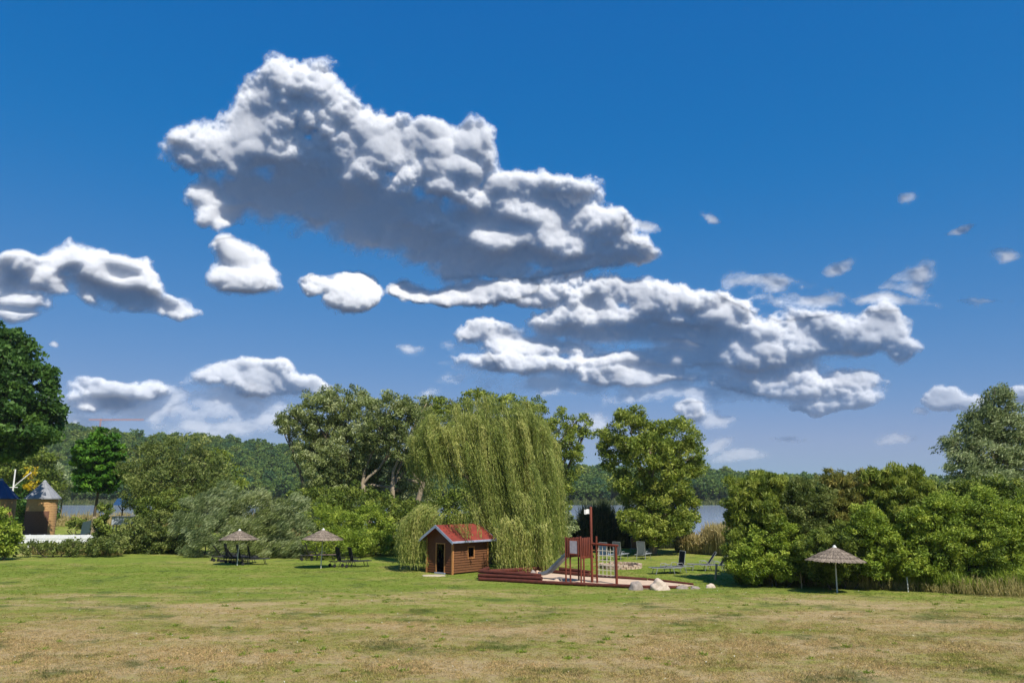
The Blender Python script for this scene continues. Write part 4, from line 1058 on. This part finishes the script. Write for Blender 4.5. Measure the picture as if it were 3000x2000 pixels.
# counter platform
M['greypanel'] = mat('grey_panel', srgb(176, 182, 188), srgb(150, 156, 166), 2, .5, .2, (1, 1, .3))
p = W(385, HOR, 98); pc = empty('raised_counter', (p.x, 98, 0), 'grey panelled counter on posts between the brambles and the lake', 'counter')
za, zb = W(385, 1536, 98).z, W(385, 1513, 98).z
mb = MB()
for k in range(12):
    x0 = -1.9 + k*.32; mb.box(x0+.01, x0+.31, -.5 + (.02 if k % 2 else 0), -.45, za, zb)
mb.box(-1.9, 1.94, -.44, .5, za, zb-.03); mb.build('panel', M['greypanel'], pc)
mb = MB(); mb.box(-2.0, 2.05, -.6, .6, zb, zb+.07); mb.build('counter_top', M['zinc'], pc)
for x in (-1.7, -.5, .6, 1.8):
    for y in (-.38, .4): mb = MB(); mb.box(x-.05, x+.05, y-.05, y+.05, -.1, za); mb.build('leg', M['silver'], pc)
p = W(280, HOR, 98); cv = empty('sloping_cover', (p.x, 98, 0), 'blue grey sloping cover beside the maple trunk', 'cover')  # solid sloping box for a tarpaulin-covered thing
zt = W(280, 1516, 98).z
mb = MB(); mb.hexa([(-1.1, -.6, .1), (1.2, -.6, .9), (1.2, .6, .9), (-1.1, .6, .1)], [(-.9, -.6, zt-.5), (1.2, -.6, zt), (1.2, .6, zt), (-.9, .6, zt-.5)]); mb.build('cover_sheet', M['greypanel'], cv)
for x in (-.8, .9):
    mb = MB(); mb.box(x-.05, x+.05, -.5, -.4, -.1, .9); mb.build('leg', M['silver'], cv)
# shelter
p = W(365, HOR, 118); sh = empty('shelter', (p.x, 118, 0), 'small shelter with flat teal roof on one post', 'shelter')
za = W(365, 1479, 118).z; zb = W(365, 1459, 118).z
mb = MB(); mb.hexa([(-1.15, -1, za), (1.15, -1, za), (1.15, 1, za), (-1.15, 1, za)], [(-.7, -.6, zb), (.75, -.6, zb), (.75, .6, zb), (-.7, .6, zb)]); mb.build('roof', M['blueroof'], sh)
mb = MB(); mb.tube([(-.1, 0, 0), (-.1, 0, za)], .1, 8); mb.build('post', M['darkwood'], sh)
mb = MB(); mb.tube([(-.1, 0, za-.9), (-.8, 0, za)], .06, 6); mb.tube([(-.1, 0, za-.9), (.65, 0, za)], .06, 6); mb.build('brace', M['darkwood'], sh)
# tree guard on maple
mt = [o for o in bpy.data.objects if o.get('label', '').startswith('round bright green maple')][0]
mb = MB(); mb.tube([(0, 0, 0), (0, 0, W(278, 1512, 95).z)], .26, 12); mb.build('trunk_guard', M['barkpale'], mt)
# far crane
M['crane'] = mat('crane_paint', srgb(206, 132, 84), srgb(190, 120, 76), 3, .6, 0)
p = W(293, 1250, 900); cr = empty('construction_crane', (p.x, 900, 40), 'distant orange tower crane above the wooded hill', 'crane')
zt = W(293, 1226, 900).z - 40; zj = W(293, 1231, 900).z - 40
mb = MB(); 
for dx in (-.6, .6):
    mb.tube([(dx, 0, 0), (dx, 0, zt)], .22, 4)
for k in range(int(zt/2)): mb.tube([(-.6, 0, k*2), (.6, 0, k*2+2)], .12, 4)
mb.build('tower', M['crane'], cr)
mb = MB(); 
for dz in (0, 1.4): mb.tube([(-14, 0, zj+dz), (50, 0, zj+dz)], .2, 4)
for k in range(20): mb.tube([(-14+k*3.2, 0, zj), (-12.4+k*3.2, 0, zj+1.4)], .12, 4); mb.tube([(-12.4+k*3.2, 0, zj+1.4), (-10.8+k*3.2, 0, zj)], .12, 4)
mb.build('jib', M['crane'], cr)

# ================================================================== AIR
mh, n, l = nt_new('haze_air'); o_ = n.new('ShaderNodeOutputMaterial'); v_ = n.new('ShaderNodeVolumePrincipled'); l.new(v_.outputs[0], o_.inputs['Volume'])
v_.inputs['Color'].default_value = (.95, .98, 1, 1); v_.inputs['Density'].default_value = .00011; v_.inputs['Anisotropy'].default_value = .2
tag(MB().box(-1520, 1520, -60, 1480, -3.3, 110).build('haze', mh), kind='stuff')

# ================================================================== SKY AND CLOUDS
EXPO = .3; EXPF = 2**EXPO
SUN_EL = rad(52); sdir = Vector((.52, -.85, 0)).normalized()
wd = bpy.data.worlds.new('World'); S.world = wd; wd.use_nodes = True
n = wd.node_tree.nodes; l = wd.node_tree.links; n.clear()
out = n.new('ShaderNodeOutputWorld')
sky = n.new('ShaderNodeTexSky'); sky.sky_type = 'NISHITA'; sky.sun_disc = False; sky.sun_elevation = SUN_EL
sky.sun_rotation = math.atan2(sdir.x, sdir.y); sky.air_density = 1.0; sky.dust_density = 0; sky.ozone_density = 6.0
def mth(op, *a, clamp=False):
    m = n.new('ShaderNodeMath'); m.operation = op; m.use_clamp = clamp
    for i, q in enumerate(a):
        if isinstance(q, (int, float)): m.inputs[i].default_value = q
        else: l.new(q, m.inputs[i])
    return m.outputs[0]
# slight grade of the physical sky towards the deep polarised blue of the day
sc_ = n.new('ShaderNodeSeparateColor'); cc_ = n.new('ShaderNodeCombineColor'); l.new(sky.outputs[0], sc_.inputs[0])
for i_, (k_, g_k) in enumerate(((.60, 1.5), (.52, .67), (.67, .32))):
    v_ = mth('MULTIPLY', mth('POWER', sc_.outputs[i_], g_k), 10*k_*.1**g_k/EXPF)
    if i_ == 0: v_ = mth('DIVIDE', mth('SMOOTH_MIN', mth('SMOOTH_MAX', mth('SUBTRACT', mth('MULTIPLY', sc_.outputs[0], .084*10), .78), .04, .3), 2.9, 1.4), EXPF)
    l.new(v_, cc_.inputs[i_])
b1 = n.new('ShaderNodeBackground'); b1.inputs[1].default_value = .1; l.new(cc_.outputs[0], b1.inputs[0]); l.new(b1.outputs[0], out.inputs[0])

# ---- clouds: relief meshes four kilometres away, lit by the sun lamp and the sky
def ae(dx_, dy_):                       # direction (azimuth, elevation)
    v = Vector(ray(dx_*3000/2352, dy_*3000/2352)).normalized()
    return math.atan2(v.x, v.y), math.asin(v.z)
strong = [
 # great cumulus
 (700,225,118,84),(610,300,105,90),(470,352,86,52),(560,340,105,80),(790,285,70,70),(880,330,110,68),(990,335,90,58),(1075,330,52,52),(1020,400,110,80),
 (700,400,190,90,8),(545,440,96,62),(800,480,270,100,12),(1000,540,260,90,12),(1260,460,105,66),(1170,450,80,55),(1310,500,70,50),
 (1385,545,80,56),(1440,580,66,44),(1180,560,240,80,8),(1090,610,150,38),(1300,600,160,40),
 (650,240,110,80),
 # left
 (20,690,90,36),(0,650,50,40),(70,605,90,26),(165,600,62,44),(255,615,90,48,8),(330,650,88,46,28),(400,690,60,28,30),(300,660,120,40,15),
 (545,585,52,46),(575,640,74,46,15),(555,650,70,34),
 (735,655,40,24),(815,668,68,38),(945,660,46,26),(1080,672,150,24),(1240,662,62,32),
 (500,440,80,44),(620,445,150,66,6),(560,350,150,60),(520,490,60,30),(230,648,130,40,14),(120,640,70,36),(570,615,64,60),(1150,668,160,26),
 # middle right
 (1250,790,130,26),(1480,860,150,22),(1620,800,190,36),(1350,740,110,36),
 (1330,715,90,36),(1680,775,180,30),
 (1375,672,72,40),(1490,678,64,46),(1550,705,80,46),(1650,725,110,42,10),(1260,740,70,44),(1130,765,86,34),(1400,745,190,50),(1560,760,150,34),
 (1870,765,92,44),(2050,760,66,44),(1960,780,130,44),(2060,800,60,34),(1700,820,230,50),(1480,830,170,36),(1190,830,150,30),(1760,870,180,40,4),(1900,905,92,26),(1950,860,62,30),
 # low
 (265,890,105,26),(230,915,80,26),(570,868,120,30),(650,890,90,32),(700,885,44,20),
 (1578,945,40,26),(2170,915,62,28),(2225,925,50,20),(2345,905,40,22),
]
weak = [
 (1200,800,190,34),(1330,850,300,44),(1540,880,300,40),(1800,840,200,50),(1400,820,300,50),(300,925,230,56),(560,935,260,60),(1900,870,160,50),
 (1790,660,130,34,-6),(1930,620,56,20,-20),(1880,700,160,24),(2110,640,52,26,-18),(2110,670,60,22),(2030,700,130,16),(2300,590,60,18),
 (2074,453,20,18),(1640,498,44,16,20),(1490,520,42,14),(2190,540,40,10,-20),(2280,690,60,12),
 (350,940,260,40),(480,985,220,36),(640,970,120,36),(180,975,130,40),(1650,960,100,18),(1820,998,56,14),(1630,1015,50,16),(1700,1040,90,16),(2040,1000,50,14),(2100,945,30,12),
 (1100,960,140,24),(940,800,50,20),(1380,970,60,30),(970,915,40,20),(1300,880,260,30),(1560,900,260,34),(110,795,10,14),
]
shade = [
 (600,450,150,46,8),(760,560,180,50,12),(900,600,200,50,10),(1000,480,160,34,10),
 (680,425,130,42,10),(820,470,230,62,13),(700,470,180,46,6),(960,560,260,54,12),(1100,610,160,36,4),(1240,600,160,30,0),(1120,505,130,26,8),(570,500,90,26),
 (300,690,150,26,16),(170,625,36,20),(290,632,50,16,10),(40,712,80,14),(570,694,60,14),
 (1360,775,230,26,-2),(1520,760,170,22,2),(1240,780,90,20),(1360,705,30,18),(1960,828,150,16),(1600,850,260,14),(1700,905,240,13),(1530,790,110,14),
 (265,940,150,18),(560,925,140,15),
]

def ell(lst):
    out_ = []
    for e_ in lst:
        x, y, rx, ry = e_[:4]; rot = e_[4] if len(e_) > 4 else 0
        a0, e0 = ae(x, y); a1, e1 = ae(x+rx, y); a2, e2 = ae(x, y-ry)
        out_.append((a0, e0, math.hypot(a1-a0, e1-e0), math.hypot(a2-a0, e2-e0), math.atan2(e1-e0, a1-a0) - rad(rot)))
    return out_
def vnoise(x, y, seed):
    rs = np.random.RandomState(seed); T = rs.uniform(size=(256, 256))
    xi = np.floor(x).astype(int); yi = np.floor(y).astype(int); fx = x - xi; fy = y - yi
    fx = fx**3*(fx*(fx*6-15)+10); fy = fy**3*(fy*(fy*6-15)+10)
    a = T[xi % 256, yi % 256]; b = T[(xi+1) % 256, yi % 256]; c = T[xi % 256, (yi+1) % 256]; d = T[(xi+1) % 256, (yi+1) % 256]
    return (a*(1-fx)+b*fx)*(1-fy) + (c*(1-fx)+d*fx)*fy - .5
def fbm(x, y, sc, oc, seed, rough=.55):
    t = 0; am = 1; tot = 0
    for o in range(oc):
        t = t + am*vnoise(x*sc*2**o + 13.7*o, y*sc*2**o + 7.3*o, seed+o); tot += am; am *= rough
    return t/tot*2
def worley(x, y, sc, seed):
    rs = np.random.RandomState(seed); J = rs.uniform(size=(256, 256, 2)); X_ = x*sc; Y_ = y*sc
    xi = np.floor(X_).astype(int); yi = np.floor(Y_).astype(int); best = np.full(x.shape, 9.)
    for i in (-1, 0, 1):
        for j in (-1, 0, 1):
            c = J[(xi+i) % 256, (yi+j) % 256]
            best = np.minimum(best, (xi+i+c[..., 0]-X_)**2 + (yi+j+c[..., 1]-Y_)**2)
    return np.sqrt(best)
def ss(a, b, x):
    t = np.clip((x-a)/(b-a), 0, 1); return t*t*(3-2*t)
def blur(a, k):
    k = k*k//2 + 1 if k > 3 else k
    for _ in range(k):
        a = (np.roll(a, 1, 0) + np.roll(a, -1, 0) + 2*a)/4; a = (np.roll(a, 1, 1) + np.roll(a, -1, 1) + 2*a)/4
    return a
def lens(A, E, e_):
    a0, e0, r1, r2, t = e_; c, s_ = math.cos(t), math.sin(t); x = A-a0; y = E-e0
    return np.sqrt(((c*x + s_*y)/r1)**2 + ((-s_*x + c*y)/r2)**2)
def cloud_mat():
    m, n, l = nt_new('cloud'); out = n.new('ShaderNodeOutputMaterial')
    d = n.new('ShaderNodeBsdfPrincipled'); d.subsurface_method = 'BURLEY'; d.inputs['Subsurface Weight'].default_value = 1; d.inputs['Subsurface Radius'].default_value = (1, 1, 1); d.inputs['Subsurface Scale'].default_value = 60
    d.inputs['Specular IOR Level'].default_value = 0; d.inputs['Roughness'].default_value = 1
    t = n.new('ShaderNodeBsdfTranslucent'); tr = n.new('ShaderNodeBsdfTransparent')
    # scattering imitated: shading normal bent to viewer, and upwards to brighten, most where thin
    ge = n.new('ShaderNodeNewGeometry'); vn = n.new('ShaderNodeVectorMath'); vn.operation = 'NORMALIZE'; l.new(ge.outputs['Position'], vn.inputs[0])
    vm = n.new('ShaderNodeVectorMath'); vm.operation = 'MULTIPLY_ADD'; vm.inputs[1].default_value = (-.4, -.4, -.4); l.new(vn.outputs[0], vm.inputs[0])
    th = n.new('ShaderNodeAttribute'); th.attribute_name = 'thinness'; tm = n.new('ShaderNodeVectorMath'); tm.operation = 'MULTIPLY_ADD'; tm.inputs[1].default_value = (0, -.5, 1.0); tm.inputs[2].default_value = (0, 0, .22)
    l.new(th.outputs['Fac'], tm.inputs[0]); va = n.new('ShaderNodeVectorMath'); va.operation = 'ADD'; l.new(ge.outputs['Normal'], va.inputs[0]); l.new(tm.outputs[0], va.inputs[1]); l.new(va.outputs[0], vm.inputs[2])
    v2 = n.new('ShaderNodeVectorMath'); v2.operation = 'NORMALIZE'; l.new(vm.outputs[0], v2.inputs[0]); l.new(v2.outputs[0], d.inputs['Normal'])
    for q in (d, t): q.inputs[0].default_value = (CA[0], CA[1], CA[2], 1)
    m1 = n.new('ShaderNodeMixShader'); m1.inputs[0].default_value = CT; l.new(d.outputs[0], m1.inputs[1]); l.new(t.outputs[0], m1.inputs[2])
    a = n.new('ShaderNodeAttribute'); a.attribute_name = 'cover'
    m2 = n.new('ShaderNodeMixShader'); l.new(a.outputs['Fac'], m2.inputs[0]); l.new(tr.outputs[0], m2.inputs[1]); l.new(m1.outputs[0], m2.inputs[2]); l.new(m2.outputs[0], out.inputs[0])
    return m
CA = (.76, .76, .765); CT = .25
CD = 4000.0
STEP = .00125
aa = np.arange(-.66, .66, STEP); ee = np.arange(.02, .58, STEP)
A_, E_ = np.meshgrid(aa, ee)
wa = fbm(A_, E_, 9, 4, 1)*.020 + fbm(A_, E_, 45, 4, 11)*.0045; we = fbm(A_, E_, 9, 4, 21)*.016 + fbm(A_, E_, 45, 4, 31)*.0045
Aw, Ew = A_ + wa, E_ + we
fb = fbm(A_, E_, 26, 6, 41, .6)
w0 = worley(Aw, Ew*1.3, 13, 50); w1 = worley(A_ + fbm(A_, E_, 20, 4, 64)*.014, (E_ + fbm(A_, E_, 20, 4, 65)*.012)*1.2, 27, 51); w2 = worley(A_ + fbm(A_, E_, 60, 3, 61)*.004, (E_ + fbm(A_, E_, 60, 3, 71)*.004)*1.1, 72, 52); w3 = worley(A_ + fbm(A_, E_, 120, 3, 62)*.0025, E_ + fbm(A_, E_, 120, 3, 63)*.0025, 165, 53)
sb = lambda w: np.clip(1 - (w/.9)**2, 0, 1)
m1 = np.clip(.75 + 1.5*fbm(A_, E_, 8, 3, 141), .1, 1.6); m2_ = np.clip(.95 + 1.8*fbm(A_, E_, 11, 3, 142), .2, 2.0)
bumps = .5*sb(w1)/27*m1 + .5*sb(w2)/72*.9*m2_ + .5*sb(w3)/150*.9*m2_
big0 = .5*sb(w0)/13
ES, EW, EH = ell(strong), ell(weak), ell(shade)
LS = []; Hm = np.zeros_like(A_); Lmin = np.full(A_.shape, 9.)
for e_ in ES:
    L_ = lens(Aw, Ew, e_); LS.append(None)
    k = .22; h_ = np.clip(.5 + .5*(Lmin - L_)/k, 0, 1); Lmin = Lmin*(1-h_) + L_*h_ - k*h_*(1-h_)
    sc = min(e_[2], e_[3])*1.0
    Hm = np.maximum(Hm, sc*np.sqrt(np.clip(1.15 - L_**2, 0, None)))
Lw = np.full(A_.shape, 9.)
for e_ in EW: Lw = np.minimum(Lw, lens(Aw, Ew, e_))
Lh = np.full(A_.shape, 9.)
Ah, Eh = A_ + fbm(A_, E_, 12, 4, 81)*.02, E_ + fbm(A_, E_, 12, 4, 91)*.016
for e_ in EH:
    L_ = lens(Ah, Eh, e_); k = .3; h_ = np.clip(.5 + .5*(Lh - L_)/k, 0, 1); Lh = Lh*(1-h_) + L_*h_ - k*h_*(1-h_)
Sh = ss(1.2, .45, Lh + .25*fb)
Sr = np.maximum(Sh, np.maximum(np.roll(Sh, -8, 0), np.maximum(np.roll(Sh, -16, 0), np.roll(Sh, -25, 0))))
soft = fbm(A_, E_, 5, 3, 99)
Fd = 1.16 - Lmin + .44*fb + (bumps/.03 - .5)*.28
wid = .24 + .3*Sh + .2*np.clip(soft + .2, 0, 1)
alpha = ss(0, 1, np.clip(Fd/wid, 0, 1))
aw = ss(0, 1.0, 1 - Lw + fbm(A_*1.0, E_*1.7, 24, 6, 101, .62)*.9)*.84
ins = ss(-.6, -.05, Fd)
H = blur(Hm, 12)*.12 + blur(big0, 4)*.2*(1 - .6*Sh)*ss(.1, .6, Fd) + blur(bumps, 1)*(1 - .5*Sh)*.62*ss(-.1, .3, Fd) + fb*.0022 + fbm(A_, E_, 14, 3, 131)*.004
rec = np.zeros_like(Sh); in2 = ss(-.25, .15, Fd)
for i_ in range(Sh.shape[0]-2, -1, -1):         # undersides: the surface draws back downwards wherever the base is
    rec[i_] = rec[i_+1]*np.where(Sh[i_] < .08, .90, .985) + STEP*.66*Sh[i_]*in2[i_]
    rec[i_] *= np.where(Fd[i_] > -.6, 1, .8)
H = H - blur(rec, 8)
amax = np.clip(.52 + (E_ - .04)*2.4, 0, 1)  # low clouds let more sky through, standing in for distant haze
dens = 1 - (1 - alpha*amax)*(1 - aw*np.clip(.35 + E_*2.6, 0, 1))
groups = [
 ('largest towering white cumulus with a grey underside in the upper middle sky', [(840, 400, 560, 330, 12)]),
 ('long white cumulus with a lower lobe at the left photo edge', [(60, 650, 240, 110), (300, 650, 190, 100, 20)]),
 ('small upright cumulus just below the left end of the largest cloud', [(560, 620, 110, 90)]),
 ('small flat cumulus left of the thin strip beneath the largest cloud', [(790, 665, 110, 60)]),
 ('thin pale strip of cloud right under the largest cloud', [(1080, 668, 230, 40)]),
 ('broad layered cumulus bank on the right above the round willow', [(1400, 730, 420, 110), (1600, 850, 620, 120), (1950, 800, 230, 110)]),
 ('faint feathery cloud veil high on the right', [(1850, 660, 300, 90), (2110, 655, 90, 60)]),
 ('low cumulus nearest the big dark tree on the left', [(270, 900, 190, 60), (260, 960, 180, 60)]),
 ('low long cumulus above the grey willows', [(580, 880, 200, 60), (560, 970, 250, 60)]),
 ('low puffy cloud near the tall silver willow', [(2190, 920, 140, 50), (2340, 905, 60, 40)]),
 ('small low cloud just right above the round willow', [(1600, 955, 130, 50)]),
 ('flat low cloudlet farthest right of those over the round willow', [(1820, 998, 80, 24)]),
 ('lowest faint cloud streak above the far hills', [(1690, 1040, 130, 26), (1620, 1020, 60, 20)]),
 ('tiny faint cloud right of the flat low cloudlet', [(2040, 1000, 80, 30)]),
 ('tiny puff of cloud alone in the right blue sky', [(2074, 453, 60, 50)]),
 ('short wisp of cloud alone right of the great cumulus', [(1640, 498, 80, 40)]),
 ('short wisp of cloud touching the right end of the great cumulus', [(1490, 520, 60, 40)]),
 ('upper faint wisp near the right photo edge', [(2300, 590, 90, 40)]),
 ('lower faint wisp near the right photo edge', [(2280, 690, 90, 30)]),
 ('thin slanting wisp right of the tiny puff', [(2190, 540, 60, 30)]),
 ('faint low wisps between the left and middle clouds', [(1000, 880, 180, 110)]),
]
gi = np.stack([np.min([lens(A_, E_, e_) for e_ in ell(g_[1])], axis=0) for g_ in groups]).argmin(0)
CMt = cloud_mat(); thin = 1 - ss(-.1, .45, Fd)
Rr = CD*(1 - H*1.0)
PX = np.stack([Rr*np.cos(E_)*np.sin(A_), Rr*np.cos(E_)*np.cos(A_), CZ + Rr*np.sin(E_)], -1).reshape(-1, 3)
I = np.arange(A_.size).reshape(A_.shape)
Q = np.stack([I[:-1, :-1], I[:-1, 1:], I[1:, 1:], I[1:, :-1]], -1)
mx4 = np.maximum(np.maximum(dens[:-1, :-1], dens[:-1, 1:]), np.maximum(dens[1:, 1:], dens[1:, :-1]))
for k, (lab, _) in enumerate(groups):
    sel = Q[(mx4 > .012) & (gi[:-1, :-1] == k)]
    if not len(sel): continue
    u, inv_ = np.unique(sel.ravel(), return_inverse=True); nf = len(sel)
    me = bpy.data.meshes.new('cloud'); me.vertices.add(len(u)); me.vertices.foreach_set('co', PX[u].astype(np.float32).ravel())
    me.loops.add(nf*4); me.loops.foreach_set('vertex_index', inv_.astype(np.int32).ravel())
    me.polygons.add(nf); me.polygons.foreach_set('loop_start', np.arange(0, nf*4, 4, dtype=np.int32))
    try: me.polygons.foreach_set('loop_total', np.full(nf, 4, dtype=np.int32))
    except Exception: pass
    at_ = me.attributes.new('cover', 'FLOAT', 'POINT'); at_.data.foreach_set('value', dens.ravel()[u].astype(np.float32))
    at_ = me.attributes.new('thinness', 'FLOAT', 'POINT'); at_.data.foreach_set('value', thin.ravel()[u].astype(np.float32))
    me.update(calc_edges=True); me.polygons.foreach_set('use_smooth', [True]*nf); me.materials.append(CMt)
    tag(C.objects.link(bpy.data.objects.new('cloud', me)) or C.objects[-1], lab, 'cloud', 'clouds in the blue sky')

sun = bpy.data.lights.new('sun', 'SUN'); sun.energy = 5.0; sun.angle = rad(.5); sun.color = (1, .95, .86)
so = bpy.data.objects.new('sun', sun); C.objects.link(so)
sv = Vector((sdir.x*math.cos(SUN_EL), sdir.y*math.cos(SUN_EL), math.sin(SUN_EL)))
so.rotation_euler = sv.to_track_quat('Z', 'Y').to_euler(); so.location = (20, -20, 40)

# ================================================================== CAMERA
cam = bpy.data.cameras.new('camera'); co = bpy.data.objects.new('camera', cam); C.objects.link(co)
co.location = (0, 0, CZ); co.rotation_euler = (PI/2 + PITCH, 0, 0)
cam.sensor_width = 36; cam.lens = 36*F/3000; cam.clip_end = 20000; cam.clip_start = .1
S.camera = co
S.view_settings.view_transform = 'Standard'; S.view_settings.look = 'None'; S.view_settings.exposure = EXPO; S.view_settings.gamma = 1
S.cycles.max_bounces = 6; S.cycles.transparent_max_bounces = 6
